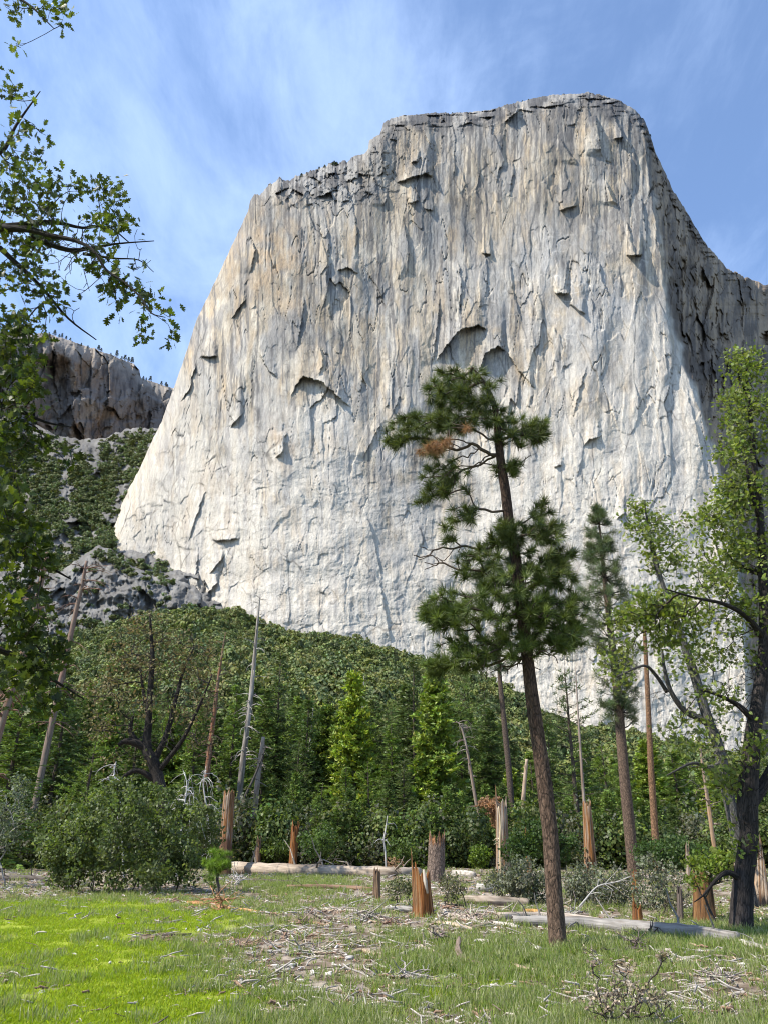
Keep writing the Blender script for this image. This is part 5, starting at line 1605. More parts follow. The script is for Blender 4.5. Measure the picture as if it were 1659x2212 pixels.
# ------------------------------------------------------------------ bushes
def bush(name, label, cat, Y, px, base_py, spec, cols, leafsize, per, spread, seed, tpl=T_QUAD, mat=None, stems=7, wood=(.07, .058, .046), rtip=.006, bare=0, step=.2, group=None, width=.25, fol='foliage', dep=1.0):
    rng = np.random.default_rng(seed)
    b = ground(px, base_py) if base_py is not None else foot(px, Y)
    if Y is not None: b = foot(px, Y)
    Y = b[1]
    root = thing(name, label, cat, b, group)
    att = ell(spec, Y, rng, dep)
    att[:, 2] = np.maximum(att[:, 2], b[2] + .06)
    allp = att if not bare else np.concatenate([att, ell([(s[0], s[1], s[2] * 1.08, s[3] * 1.1, max(1, int(bare * s[4] / sum(q[4] for q in spec)))) for s in spec], Y, rng, dep)])
    allp[:, 2] = np.maximum(allp[:, 2], b[2] + .05)
    seeds = b[None] + rng.normal(size=(stems, 3)) * np.array([width, width * .6, 0]) + np.array([0, 0, -.05])
    X, par, dr, rad, tips, (A, B, ra, rb, sub) = grow(seeds, np.full(stems, .02), allp, rng, step, .03, .25, rtip, 2.4, .2)
    w = G(); frusta(w, A, B, ra, rb, 4, tint(len(A), wood, rng, .2, .05))
    frusta(w, np.tile(b + np.array([0, 0, .03]), (stems, 1)), seeds + np.array([0, 0, .06]), np.full(stems, .03), np.full(stems, .022), 4, wood)
    w.build('stem_work' if bare else 'stem', M_TWIG, root, origin=b)
    n = len(att)
    k = per
    cen = np.repeat(att, k, axis=0) + rand_dirs(n * k, rng) * (spread * rng.random((n * k, 1)) ** .6)
    out = cen - (b + np.array([0, 0, .3]))
    ax = unit(unit(out) * .5 + rng.normal(size=(n * k, 3)) * .8)
    ci = rng.integers(0, len(cols), n)
    base = np.repeat(np.asarray(cols, float)[ci] * np.exp(rng.normal(size=(n, 1)) * .2), k, axis=0)
    f = G(); cards(f, *tpl, cen, ax, leafsize * (.6 + .7 * rng.random(n * k)), np.clip(base * np.exp(rng.normal(size=(n * k, 1)) * .2), .003, .8), rng, nrm=rng.normal(size=(n * k, 3)) + unit(out))
    f.build(fol, mat or M_LEAF, root, smooth=False, origin=b)
    return root


GB = [(.095, .13, .036), (.115, .15, .042), (.078, .108, .032), (.13, .155, .07)]
GG = [(.14, .155, .105), (.17, .18, .125), (.11, .13, .08), (.15, .15, .115)]
bush('bush', 'large round dark green bush, biggest at the left of the meadow', 'bush', 32.5, 262, None,
     [(262, 1800, 140, 90, 130), (170, 1830, 84, 66, 64), (362, 1815, 74, 84, 66), (300, 1728, 70, 34, 30), (222, 1738, 40, 34, 16), (350, 1716, 30, 22, 12), (262, 1700, 22, 18, 7), (120, 1790, 30, 26, 12), (410, 1760, 26, 30, 12), (140, 1870, 46, 44, 30), (400, 1860, 34, 50, 26), (270, 1890, 150, 34, 60)], GB, .105, 44, .36, 901, stems=12, width=.9, bare=60)
bush('pine_sapling', 'small bright green round-headed pine sapling beside the large round bush', 'sapling', None, 474, 1944,
     [(474, 1862, 33, 27, 46), (470, 1875, 34, 18, 22)], [(.15, .24, .026), (.18, .27, .03), (.13, .21, .026)], .17, 130, .05, 902, tpl=(np.array([[0, -.035, 0], [0, .035, 0], [1, 0, 0.0]]), [[0, 1, 2]]), mat=M_NEEDLE, stems=2, width=.06, rtip=.012)
bush('pine_sapling', 'thin leggy pine sapling directly left of the round-headed sapling', 'sapling', None, 457, 1936,
     [(458, 1905, 14, 16, 7), (444, 1900, 14, 14, 5)], [(.10, .165, .022)], .15, 80, .05, 903, tpl=(np.array([[0, -.035, 0], [0, .035, 0], [1, 0, 0.0]]), [[0, 1, 2]]), mat=M_NEEDLE, stems=1, width=.02, rtip=.014)
SH = 'grey-green shrubs around the logs'
bush('shrub', 'broad grey-green shrub just left of the nearest pine trunk', 'shrub', 27.5, 1120, None, [(1120, 1895, 62, 48, 70), (1090, 1915, 44, 34, 34), (1150, 1925, 44, 32, 30)], GG, .075, 26, .22, 904, bare=30, group=SH, width=.5)
bush('shrub', 'grey-green shrub just right of the nearest pine trunk', 'shrub', 26.5, 1262, None, [(1262, 1905, 48, 44, 52), (1250, 1930, 44, 28, 26)], GG, .075, 24, .22, 905, bare=30, group=SH, width=.5)
bush('shrub', 'grey-green shrub with a bleached branch sticking out, right of the pine trunk', 'shrub', 25.0, 1330, None, [(1330, 1915, 46, 46, 48), (1318, 1940, 40, 28, 22)], GG, .07, 20, .22, 906, bare=44, group=SH, width=.5)
bush('shrub', 'tall twiggy grey-green shrub behind the low ragged brown stump', 'shrub', 24.0, 1415, None, [(1415, 1890, 48, 50, 44), (1400, 1930, 50, 40, 30), (1440, 1940, 40, 34, 20)], GG, .07, 16, .2, 907, bare=70, group=SH, width=.5)
bush('shrub', 'thin brown-twigged shrub between the rotten orange stump and the long log', 'shrub', 22.0, 1462, None, [(1462, 1930, 40, 44, 20), (1440, 1960, 34, 30, 14)], [(.16, .15, .10), (.13, .13, .08)], .06, 10, .18, 908, bare=70, group=SH, width=.4)
bush('shrub', 'small sage shrub immediately left of the torn orange stump', 'shrub', 25.0, 862, None, [(862, 1920, 30, 24, 30)], [(.13, .14, .075), (.15, .15, .09), (.12, .14, .06)], .06, 22, .16, 909, bare=20, group=SH, width=.25)
bush('shrub', 'small sage shrub immediately right of the torn orange stump', 'shrub', 26.0, 972, None, [(974, 1918, 34, 28, 36)], [(.15, .15, .095), (.16, .14, .10), (.13, .14, .07)], .06, 20, .17, 910, bare=26, group=SH, width=.25)
bush('bush', 'dark green rounded bush behind the grey-green shrubs, under the tall straight pine', 'bush', 40.0, 1440, None, [(1440, 1838, 62, 34, 60), (1400, 1850, 40, 26, 26), (1490, 1850, 40, 28, 24)], [(.05, .088, .024), (.06, .10, .028)], .11, 40, .34, 911, width=.6)
bush('bush', 'dark green bush left of the nearest pine trunk, above the grey-green shrub', 'bush', 46.0, 1150, None, [(1155, 1812, 52, 40, 60), (1110, 1830, 36, 24, 22)], [(.055, .095, .024), (.045, .08, .022)], .13, 40, .4, 912, width=.6)
bush('bush', 'green bush right behind the nearest pine trunk, left of the orange split trunk', 'bush', 47.0, 1222, None, [(1222, 1830, 40, 30, 36)], [(.06, .10, .026), (.05, .085, .022)], .13, 40, .4, 913, width=.6)
bush('bush', 'small round yellow-green bush in front of the leaning bent snag', 'bush', 48.0, 1036, None, [(1036, 1850, 24, 22, 34)], [(.125, .18, .022), (.10, .155, .022)], .12, 40, .3, 914, width=.3)
bush('oak_sapling', 'low yellow-green oak sapling in front of the rotten orange stump and black oak', 'sapling', 19.5, 1545, None, [(1512, 1870, 36, 26, 34), (1556, 1880, 40, 26, 36), (1500, 1900, 24, 22, 14), (1585, 1860, 20, 20, 10), (1545, 1850, 30, 16, 14)], [(.13, .185, .025), (.10, .155, .025), (.16, .20, .03)], .085, 12, .16, 915, tpl=T_OAK, stems=3, width=.2, wood=(.05, .042, .036), bare=14)
bush('shrub', 'pale twiggy grey bush with bleached dead twigs at the left edge', 'shrub', 36.0, 18, None, [(18, 1760, 44, 70, 60), (-20, 1800, 50, 70, 40), (40, 1700, 24, 30, 14)], [(.12, .14, .095), (.10, .125, .08)], .10, 22, .3, 916, bare=50, width=.5, wood=(.30, .28, .25))
bush('bush', 'loose mid green bush right of the large round bush, below the red-brown snag', 'bush', 50.0, 436, None, [(436, 1790, 44, 60, 56), (410, 1740, 36, 34, 22)], GB, .15, 36, .45, 917, width=.6)
bush('bush', 'low green bush behind the pale far log, between the two dark orange stubs', 'bush', 62.0, 596, None, [(596, 1835, 36, 26, 34)], [(.09, .125, .03), (.075, .11, .028)], .16, 36, .4, 918, width=.5)
bush('bush', 'low green bush left of the thick plated-bark stump', 'bush', 58.0, 868, None, [(866, 1838, 40, 26, 36)], [(.065, .10, .026), (.085, .125, .028)], .15, 36, .4, 919, width=.5)
bush('bush', 'feathery green bush right of the slanting dark orange stub', 'bush', 60.0, 690, None, [(690, 1815, 50, 40, 50)], [(.075, .12, .028), (.06, .10, .026)], .15, 36, .45, 920, width=.5)
bush('dead_sapling', 'dead rust-brown conifer sapling beside the broken grey-topped trunk', 'sapling', 53.0, 1066, None, [(1060, 1740, 26, 18, 30), (1070, 1768, 14, 24, 16)], [(.30, .17, .085), (.25, .14, .075)], .16, 22, .3, 921, mat=M_BROWN, stems=1, width=.05, tpl=T_DIAM)
bush('shrub', 'rust-leaved low shrub on the far logs left of the torn orange stump', 'shrub', 52.0, 858, None, [(850, 1868, 26, 14, 18)], [(.22, .13, .07), (.26, .16, .09)], .10, 12, .25, 922, mat=M_BROWN, bare=14, width=.3)
bush('bare_shrub', 'nearest leafless shrub with dark wiry stems and small beige leaf tufts', 'shrub', 8.75, 1345, None,
     [(1340, 2150, 78, 44, 44), (1290, 2170, 40, 36, 18), (1405, 2165, 44, 40, 22), (1432, 2065, 22, 12, 10), (1290, 2080, 20, 24, 5), (1350, 2080, 40, 20, 8), (1268, 2060, 14, 20, 3)], [(.38, .31, .235), (.31, .24, .18), (.42, .36, .29), (.24, .20, .12)], .030, 9, .045, 923, mat=M_BROWN, stems=6, width=.07, wood=(.060, .046, .040), rtip=.0028, bare=90, step=.06, tpl=T_DIAM)

# a bleached branch leaning out of the shrub
def bleached(label, Y, rows, col, seed, name='dead_branch', n=7, forks=6, flen=.5):
    rng = np.random.default_rng(seed)
    p, r = trace(rows, Y)
    ps, rs = resample(p, r, 5)
    g = G(); tube(g, ps, rs, n, col, .1, seed)
    A, B, ra, rb = [], [], [], []
    for _ in range(forks):
        i = rng.integers(len(ps) // 3, len(ps) - 1)
        d = unit((ps[i] - ps[i - 1])) + rng.normal(size=3) * .5
        q = ps[i]
        for s in range(3):
            nq = q + unit(d) * flen * .33
            A.append(q); B.append(nq); ra.append(rs[i] * .5 / (s + 1)); rb.append(rs[i] * .4 / (s + 1)); q = nq; d = d + rng.normal(size=3) * .3
    frusta(g, A, B, ra, rb, 5, col)
    return tag(g.build(name, M_LOG, origin=p[0]), label, 'branch')


bleached('bleached white dead branch rising out of the grey-green shrub right of the pine', 24.0, [(1228, 1985, 2.2), (1262, 1945, 2), (1290, 1915, 1.6), (1330, 1905, 1.1), (1362, 1892, .6)], (.42, .40, .37), 931, forks=10, flen=.8)


# ------------------------------------------------------------------ fallen wood
def wood_on_ground(name, label, cat, pts, rpx, col, seed, group=None, stubs=0, n=12, sink=.25, rough=.10, mat=None, lift=(), k=6, tuftend=True):
    """pts: frame points on the ground along the piece"""
    rng = np.random.default_rng(seed)
    p = np.array([ground(x, y) for x, y in pts])
    rp_ = np.broadcast_to(np.asarray(rpx, float), (len(p),))
    r = np.array([q * px_size(pts[i][1], p[i][1]) for i, q in enumerate(rp_)])
    for i, h in lift: p[i, 2] += h
    p[:, 2] += r * (1 - sink)
    ps, rs = resample(p, r, k)
    if tuftend:
        rs = rs * (1 + .04 * rng.normal(size=len(rs)))
    g = G()
    c0 = np.asarray(col, float)
    tube(g, ps, rs, n, None, rough, seed, colf=lambda TH, LN: mixc(c0, c0 * np.array([.62, .58, .54]), sstep(-.1, .5, fbm(np.cos(TH) * 1.5, LN * 7 + np.sin(TH) * 1.5 + seed, seed, 4))) * (1 + .25 * fbm(np.cos(TH) * 3, LN * 30, seed + 4, 2))[..., None], freq=4)
    A, B, ra, rb = [], [], [], []
    for _ in range(stubs):
        i = rng.integers(1, len(ps) - 1)
        d = rand_dirs(1, rng, (0, -.2, .9), .7)[0]; L = rs[i] * (2 + 5 * rng.random()); q = ps[i]
        for s in range(3):
            nq = q + unit(d) * L / 3
            A.append(q); B.append(nq); ra.append(rs[i] * .22 / (1 + .5 * s)); rb.append(rs[i] * .17 / (1 + .6 * s)); q = nq; d = d + rng.normal(size=3) * .35
    if A: frusta(g, A, B, ra, rb, 5, c0 * .7)
    o = g.build(name, mat or M_LOG, origin=p[0])
    return tag(o, label, cat, group)


LG = 'fallen logs on the meadow'; ST = 'fallen sticks in the grass'
W = (.46, .42, .365); Gy = (.34, .315, .28); Bn = (.20, .15, .11); Or = (.42, .22, .10); Dk = (.09, .07, .055)
wood_on_ground('fallen_log', 'long thick pale log lying along the foot of the wood, behind the pine sapling', 'log', [(500, 1886), (620, 1890), (740, 1893), (850, 1894), (905, 1893)], [13, 13, 12, 11, 10], (.40, .33, .255), 1001, LG, 9, 16, .25, .16)
wood_on_ground('fallen_log', 'paler shorter log lying close behind the long pale far log', 'log', [(700, 1874), (760, 1876), (812, 1878)], [7, 7, 6], (.52, .47, .40), 1002, LG, 2)
wood_on_ground('fallen_log', 'short sawn pale log right of the thick plated-bark stump', 'log', [(980, 1892), (1000, 1893), (1022, 1895)], [7, 7, 6.5], W, 1003, LG)
wood_on_ground('fallen_log', 'white blocky log end beside the left grey-green shrub', 'log', [(1030, 1925), (1050, 1926), (1074, 1926)], [9, 9, 8], (.42, .39, .34), 1004, LG)
wood_on_ground('fallen_log', 'brown-grey log in front of the left grey-green shrub', 'log', [(1004, 1953), (1060, 1955), (1110, 1957), (1142, 1958)], [10, 10.5, 10, 9], (.31, .255, .20), 1005, LG)
wood_on_ground('fallen_log', 'long grey weathered log crossing behind the nearest pine towards the black oak', 'log', [(1108, 1998), (1200, 2004), (1300, 2012), (1400, 2021), (1500, 2031), (1594, 2042)], [10, 12, 14, 15, 15.5, 14], (.27, .25, .225), 1006, LG, 7, 18, .15)
wood_on_ground('fallen_log', 'thinner pale split log just behind the long grey weathered log', 'log', [(1076, 1986), (1150, 1987), (1220, 1990), (1294, 1996)], [8, 9, 9, 7], (.44, .37, .30), 1007, LG, 3)
wood_on_ground('fallen_log', 'dark charred thin log left of centre before the pale far log', 'log', [(505, 1905), (570, 1908), (640, 1910)], [4.5, 5, 4], Dk, 1008, LG, 9)
wood_on_ground('fallen_log', 'reddish-brown rotten thin log left of the small dark peeling stump', 'log', [(620, 1919), (690, 1920), (750, 1922), (806, 1924)], [4, 5, 5, 4], (.24, .15, .10), 1009, LG, 6)
wood_on_ground('fallen_log', 'grey broken log lying against the left of the torn orange stump', 'log', [(830, 1972), (862, 1970), (900, 1972)], [6, 7, 6], Gy, 1010, LG, 3)
wood_on_ground('fallen_log', 'long bark-stripped thin log running left at the foot of the torn orange stump', 'log', [(780, 1984), (830, 1982), (880, 1985)], [3.4, 4, 3], (.38, .31, .25), 1011, LG)
wood_on_ground('fallen_log', 'dark log at the left edge beside the large round bush', 'log', [(-10, 1902), (50, 1903), (102, 1905)], [6, 7, 5], (.13, .11, .09), 1012, LG, 2)
wood_on_ground('fallen_log', 'pale ragged log end below the black oak at the right edge', 'log', [(1592, 2040), (1625, 2050), (1670, 2064)], [7, 8, 8], W, 1013, LG, 4)
wood_on_ground('fallen_log', 'grey decaying log nearest the bottom of the picture, left of centre', 'log', [(612, 2156), (690, 2158), (786, 2170)], [8, 9, 6], (.30, .275, .25), 1014, LG, 2)
wood_on_ground('split_plank', 'upper orange splintered plank right of the large round bush', 'plank', [(406, 1952), (450, 1957), (492, 1962)], [3.4, 4.5, 3.6], Or, 1015)
wood_on_ground('split_plank', 'lower orange splintered plank in front of the round pine sapling', 'plank', [(490, 1966), (525, 1970), (560, 1973)], [4, 4.4, 3.4], (.46, .255, .12), 1016)
wood_on_ground('split_plank', 'short orange curl of bark left of the two orange planks', 'plank', [(372, 1964), (392, 1962), (410, 1966)], [2.6, 3, 2], (.36, .19, .10), 1017)
wood_on_ground('split_plank', 'yellow-orange split slab behind the thinner pale split log', 'plank', [(1130, 1975), (1150, 1975), (1166, 1976)], [6, 6.4, 5.6], (.40, .23, .08), 1018)
S_ = [
    ('white thin stick lying in the bright grass at lower left', [(305, 2083), (370, 2085), (440, 2090)], [3.2, 3, 2.4], W),
    ('dark thin stick in the bright grass above the white stick', [(338, 2022), (380, 2022), (414, 2021)], [2.6, 2.8, 3.2], Dk),
    ('grey knobby branch on the ground left of the bent root', [(856, 2070), (882, 2062), (908, 2052)], [4, 5.5, 6.5], (.38, .34, .30)),
    ('pale crumbling branch touching the grey knobby branch', [(908, 2055), (930, 2062), (956, 2072)], [8, 7, 4], (.48, .39, .31)),
    ('tan curved branch lying left of the grey knobby branch', [(760, 2062), (785, 2058), (806, 2065), (828, 2064)], [4, 5.5, 5, 4], (.42, .33, .23)),
    ('pale stick below the grey knobby branch', [(930, 2096), (965, 2092), (1000, 2090), (1024, 2083)], [4.5, 4.5, 4, 2], (.46, .40, .33)),
    ('white wavy branch lying left of the foot of the nearest pine', [(1030, 2035), (1065, 2040), (1100, 2046), (1130, 2056)], [4, 4.6, 5, 4], (.50, .46, .41)),
    ('short white branch touching the foot of the nearest pine', [(1120, 2042), (1140, 2046), (1166, 2054)], [5, 6, 5], (.48, .44, .40)),
    ('grey-white lichened stick near the bottom, right of centre', [(902, 2186), (930, 2178), (968, 2172)], [4, 5, 3.4], (.42, .40, .36)),
    ('pale forked branch at the bottom edge, centre', [(745, 2200), (795, 2200), (835, 2204), (872, 2214)], [3.4, 5, 4.6, 3], (.47, .42, .37)),
    ('tan stick behind the nearest leafless shrub', [(1094, 2080), (1125, 2092), (1166, 2100)], [3, 3.6, 3], (.42, .32, .22)),
    ('thin grey stick left of the reddish litter, lower centre left', [(520, 2007), (556, 2006), (592, 2003)], [2.4, 3, 2.6], Gy),
    ('dark broken stick leaning in the litter in front of the torn stump', [(745, 2030), (765, 2034), (800, 2036)], [3, 3, 2.4], (.16, .13, .11)),
    ('grey stick pile piece right of the torn orange stump', [(958, 1976), (990, 1983), (1030, 1988)], [5, 5, 4], (.40, .34, .28)),
    ('pale broken branch leading right from the torn orange stump', [(945, 1996), (985, 2002), (1020, 2012)], [4, 5, 4], (.52, .41, .30)),
    ('dark-tipped branch slanting up right of the torn orange stump', [(1010, 2010), (1040, 2004), (1072, 1994)], [4, 4.6, 5], (.30, .24, .19)),
    ('white stripped branch right of the torn stump, behind the slanting branch', [(1060, 1996), (1090, 2000), (1120, 2006)], [4, 4.6, 4], (.52, .48, .42)),
    ('grey stick lying at the bottom right corner', [(1560, 2160), (1600, 2150), (1640, 2156)], [3.6, 4.4, 3], (.34, .30, .26)),
    ('pale short stick in the right-hand grass below the long log', [(1452, 2072), (1475, 2078), (1498, 2084)], [3, 3.6, 2.6], (.46, .42, .37)),
    ('broken brown stick below the black oak trunk', [(1540, 2066), (1572, 2072), (1600, 2080)], [3, 3.6, 3], (.26, .20, .16)),
    ('slim stick propped on the near side of the long grey log', [(1278, 2016), (1330, 2026), (1384, 2034)], [3, 3.4, 2.4], (.40, .35, .30)),
    ('thin grey stick in front of the brown-grey log', [(1010, 1968), (1050, 1972), (1088, 1976)], [2.4, 2.8, 2], Gy),
    ('brown stick left of the small dark peeling stump', [(690, 1948), (720, 1946), (752, 1950)], [3, 3.4, 2.6], Bn),
    ('pale flat stick right of the two orange planks', [(690, 1965), (730, 1968), (776, 1970)], [2.4, 3, 2.6], (.40, .35, .29)),
    ('reddish stick in the litter left of centre', [(640, 1990), (680, 1996), (712, 2002)], [2.6, 3, 2.2], (.32, .20, .13)),
]
for i, (lab, pts, r, c) in enumerate(S_):
    wood_on_ground('fallen_branch', lab, 'branch', pts, r, c, 1100 + i, ST, 2, 9, .3, .14, k=5)
wood_on_ground('bent_root', 'upturned bent root with a raised dark knob, centre of the lower meadow', 'root', [(992, 2052), (990, 2070), (1010, 2084), (1045, 2090), (1080, 2094)], [3.5, 6, 6.5, 5.5, 3], (.20, .15, .115), 1130, None, 5, 12, .2, .3, lift=[(0, .16), (1, .06)])


def brush_pile(label, cx, base, w, h, n, col, seed, cat='brush pile'):
    rng = np.random.default_rng(seed)
    b = ground(cx, base)
    m = px_size(base, b[1])
    g = G()
    A, B, ra, rb = [], [], [], []
    for _ in range(n):
        q = b + np.array([0, 0, .04]) if not B else B[rng.integers(0, len(B))].copy()
        far = abs(q[0] - b[0]) / (w * m) ; lim = max(h * m * .5, .05)
        if far > .9 or q[2] - b[2] > lim: q = B[rng.integers(0, min(len(B), 8))].copy()
        d = rand_dirs(1, rng, (rng.normal() * 1.1, 0, 0), .6)[0]; d[2] *= .4 + .6 * min(1, h / 50)
        L = w * m * (.25 + .5 * rng.random()); r = .012 + .03 * rng.random() * m * 60 / 2
        for s in range(4):
            nq = q + unit(d) * L / 4
            nq[2] = max(nq[2], float(terrain(nq[0], nq[1])) + .02)
            A.append(q); B.append(nq); ra.append(r * (1 - .18 * s)); rb.append(r * (1 - .18 * (s + 1)))
            if rng.random() < .4:
                e = d + rng.normal(size=3) * .7; A.append(nq); B.append(nq + unit(e) * L * .2); ra.append(r * .4); rb.append(r * .2)
            q = nq; d = d + rng.normal(size=3) * .3
    frusta(g, A, B, ra, rb, 5, tint(len(A), col, rng, .25, .06))
    return tag(g.build('brush_pile', M_LOG, origin=b), label, cat, None)


brush_pile('tangle of dark dead boughs lying on the long pale far log', 720, 1890, 80, 60, 26, (.10, .08, .065), 1201)
brush_pile('pile of bleached thin twigs beside the round pine sapling', 510, 1912, 50, 22, 36, (.48, .44, .40), 1202)
brush_pile('snarl of dark gnarled roots and boughs on the long grey log', 1425, 2026, 56, 70, 34, (.085, .068, .055), 1203)
brush_pile('heap of broken pale sticks right of the torn orange stump', 1000, 1992, 90, 24, 46, (.42, .34, .27), 1204)
brush_pile('tangle of small grey roots in front of the torn orange stump', 925, 2034, 60, 34, 26, (.17, .14, .12), 1205)
brush_pile('scatter of grey dead twigs under the grey-green shrubs', 1230, 1975, 90, 26, 40, (.30, .27, .24), 1206)
brush_pile('low heap of dark twigs before the long log, right of the sawn stump', 1370, 2050, 80, 20, 36, (.12, .095, .08), 1207)
brush_pile('heap of reddish broken bark right of the small dark peeling stump', 860, 1998, 40, 10, 60, (.27, .18, .13), 1208)
brush_pile('pale twig heap right of the reddish-brown rotten log', 745, 1945, 60, 16, 36, (.38, .33, .28), 1209)


# stones
def stone(label, px, py, w, seed, col=(.46, .45, .43)):
    rng = np.random.default_rng(seed)
    b = ground(px, py); R = w * px_size(py, b[1])
    n = 14
    th = np.linspace(0, 2 * np.pi, n, endpoint=False); ph = np.linspace(.02, 1.0, 8) * np.pi / 2 * 1.15
    TH, PH = np.meshgrid(th, ph)
    d = np.stack([np.sin(PH) * np.cos(TH), .8 * np.sin(PH) * np.sin(TH), .7 * np.cos(PH)], -1)
    r = R * (1 + .28 * fbm(d[..., 0] * 1.6 + seed, d[..., 1] * 1.6 + d[..., 2] * 2, seed, 3))
    V = b + d * r[..., None]
    k = 8
    i = np.arange(k - 1)[:, None] * n + np.arange(n)[None]; j = np.arange(k - 1)[:, None] * n + (np.arange(n)[None] + 1) % n
    g = G(); g.add(V.reshape(-1, 3), np.stack([j, i, i + n, j + n], -1).reshape(-1, 4), col)
    g.F.append(np.array([list(range(n))]))
    return tag(g.build('stone', M_STONE, smooth=False, origin=b), label, 'stone', 'pale stones in the meadow')


for lab, x, y, w_, h_, n_, c_, sd in [
    ('long spread of broken grey sticks left of the torn orange stump', 830, 1990, 80, 10, 40, (.33, .29, .25), 1211),
    ('spread of brown broken sticks before the small dark peeling stump', 720, 1990, 90, 10, 40, (.27, .20, .15), 1212),
    ('spread of pale snapped sticks on bare soil in the middle of the meadow', 700, 2060, 110, 8, 44, (.40, .35, .29), 1213),
    ('spread of reddish bark and sticks left of the spread of pale snapped sticks', 560, 2040, 70, 8, 36, (.30, .20, .14), 1214),
    ('spread of grey sticks in front of the grey knobby branch', 880, 2110, 90, 8, 36, (.34, .30, .26), 1215),
    ('spread of twigs on the bare soil in the lower right corner', 1560, 2110, 80, 8, 40, (.33, .28, .23), 1216),
    ('spread of twigs on the bare soil at the bottom edge, centre', 760, 2190, 90, 6, 36, (.32, .27, .22), 1217),
    ('thin orange splinters strewn around the two orange planks', 480, 1968, 80, 5, 30, (.38, .20, .10), 1218)]:
    brush_pile(lab, x, y, w_, h_, n_, c_, sd, 'sticks')
stone('pale stone in the bright grass at the left', 232, 2030, 9, 1301)
stone('pale stone near the thin grey stick, centre left', 432, 2012, 8, 1302)
stone('small white stone above the reddish litter, left of centre', 532, 2018, 6, 1303)
stone('greenish grey stone in the tall grass at the lower left', 92, 2146, 9, 1304, (.34, .35, .28))
stone('white rock left of the small dark peeling stump', 785, 1948, 8, 1305, (.55, .54, .52))
stone('white stone in the right-hand grass, right of the leafless shrub', 1487, 2136, 6, 1306)
stone('pale flat stone in the right-hand grass below the black oak', 1538, 2128, 9, 1307)
stone('white stone behind the low ragged brown stump', 1423, 1962, 9, 1308, (.58, .56, .54))


# ------------------------------------------------------------------ grass and litter
def grass_proto(name, seed, n, h, spread, cols, w=.011, lean=.35):
    rng = np.random.default_rng(seed)
    g = G()
    base = np.stack([rng.normal(size=n) * spread, rng.normal(size=n) * spread, np.zeros(n)], -1)
    d = rng.normal(size=(n, 3)) * lean; d[:, 2] = 1; d = unit(d)
    H = h * (.45 + .75 * rng.random(n))
    side = unit(np.cross(d, rng.normal(size=(n, 3))))
    bend = unit(np.cross(side, d)) * (.25 * H * rng.random(n))[:, None]
    p1 = base + d * (H * .55)[:, None]; p2 = base + d * H[:, None] + bend + np.array([0, 0, -1.0]) * (.10 * H)[:, None]
    ww = (w * (.6 + .7 * rng.random(n)))[:, None] * side
    V = np.stack([base - ww, base + ww, p1 - ww * .75, p1 + ww * .75, p2], 1).reshape(-1, 3)
    k = np.arange(n)[:, None] * 5
    c = np.asarray(cols, float)[rng.integers(0, len(cols), n)] * np.exp(rng.normal(size=(n, 1)) * .18)
    C = np.repeat(c, 5, axis=0)
    g.add(V, (k + np.array([[0, 1, 3, 2]])), C)
    g.F.append(k + np.array([[2, 3, 4]]))
    return g.build(name, M_GRASS, smooth=False)


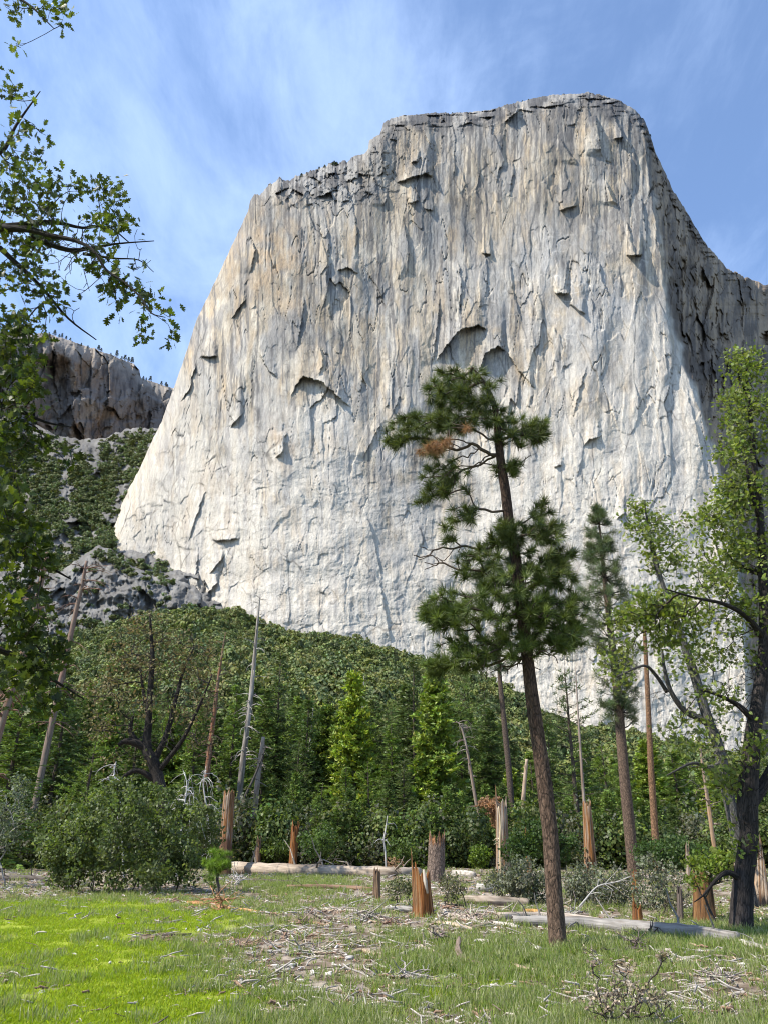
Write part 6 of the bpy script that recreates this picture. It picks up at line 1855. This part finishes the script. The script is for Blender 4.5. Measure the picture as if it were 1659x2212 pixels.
def build_grass():
    rng = np.random.default_rng(91)
    n = 190000
    Y = 7.6 + (64 - 7.6) * rng.random(n) ** 2.1
    X = (rng.random(n) - .5) * 1.22 * np.maximum(Y, 9)
    gm, br = grass_mask(X, Y)
    nn = fbm(X * 1.3, Y * 1.1, 191, 3)
    keep = rng.random(n) < np.clip(gm * (.58 + 1.15 * nn) + .035, 0, 1)
    X, Y, gm, br = X[keep], Y[keep], gm[keep], br[keep]
    Z = terrain(X, Y)
    m = len(X)
    big = rng.random(m) > br * (.97 + .40 * fbm(X * .5, Y * .35, 197, 3))
    rot = np.stack([rng.normal(size=m) * .08, rng.normal(size=m) * .08, rng.random(m) * 6.28], -1)
    sc = (.65 + .7 * rng.random(m)) * np.clip(.8 + .012 * Y, .8, 1.5)
    far = np.clip(.85 + Y * .012, .9, 1.4)
    pts = np.stack([X, Y, Z - .01], -1)
    A = [grass_proto('grass_tuft_kind', 600 + i, 15, .165, .045, c, .0055) for i, c in enumerate([[(.18, .25, .050), (.21, .28, .058), (.26, .29, .10)], [(.20, .26, .065), (.16, .22, .055), (.32, .30, .14)], [(.23, .29, .055), (.18, .24, .06), (.28, .29, .15)]])]
    B = [grass_proto('grass_carpet_kind', 620 + i, 22, .072, .075, c, .0055, .5) for i, c in enumerate([[(.28, .35, .016), (.32, .37, .018), (.22, .30, .018)], [(.29, .355, .016), (.35, .37, .035), (.20, .27, .02)]])]
    s = np.stack([sc * far, sc * far, sc], -1)
    scatter('meadow_grass', pts[big], A, s[big], rot[big], 'blue-green grass tufts standing in the brown litter of the meadow', 'grass')
    scatter('bright_grass', pts[~big], B, s[~big], rot[~big], 'short yellow-green grass carpet in the sunlit left of the meadow', 'grass')
    # chips, bark and twigs
    n = 38000
    Y = 7.8 + (62 - 7.8) * rng.random(n) ** 1.7
    X = (rng.random(n) - .5) * 1.2 * np.maximum(Y, 9)
    gm, br = grass_mask(X, Y)
    nn = fbm(X * .8, Y * .6, 195, 3)
    keep = rng.random(n) < np.clip((1 - gm) * (.5 + .9 * nn) + .035, 0, 1)
    X, Y = X[keep], Y[keep]
    m = len(X)
    pr = []
    for i, (L, r, c) in enumerate([(.22, .008, (.44, .39, .33)), (.13, .014, (.34, .25, .17)), (.30, .006, (.17, .13, .10)), (.10, .018, (.50, .46, .41)), (.16, .012, (.24, .15, .10)), (.42, .010, (.38, .34, .30))]):
        rr = np.random.default_rng(640 + i)
        g = G()
        q = np.stack([np.linspace(-L / 2, L / 2, 5), rr.normal(size=5) * L * .06, np.abs(rr.normal(size=5)) * L * .06], -1)
        tube(g, q, np.array([.6, 1, .9, .8, .4]) * r, 5, c, .2, i)
        pr.append(g.build('chip_kind', M_LOG))
    s = .55 + 1.0 * rng.random(m) ** 1.6
    s = s * np.clip(.8 + .02 * Y, .8, 1.7)
    scatter('wood_litter', np.stack([X, Y, terrain(X, Y) + .015], -1), pr, np.stack([s, s, s], -1), np.stack([rng.normal(size=m) * .1, rng.normal(size=m) * .18, rng.random(m) * 6.28], -1),
            'grey and brown wood chips, bark and twigs littering the bare ground', 'litter')


build_grass()
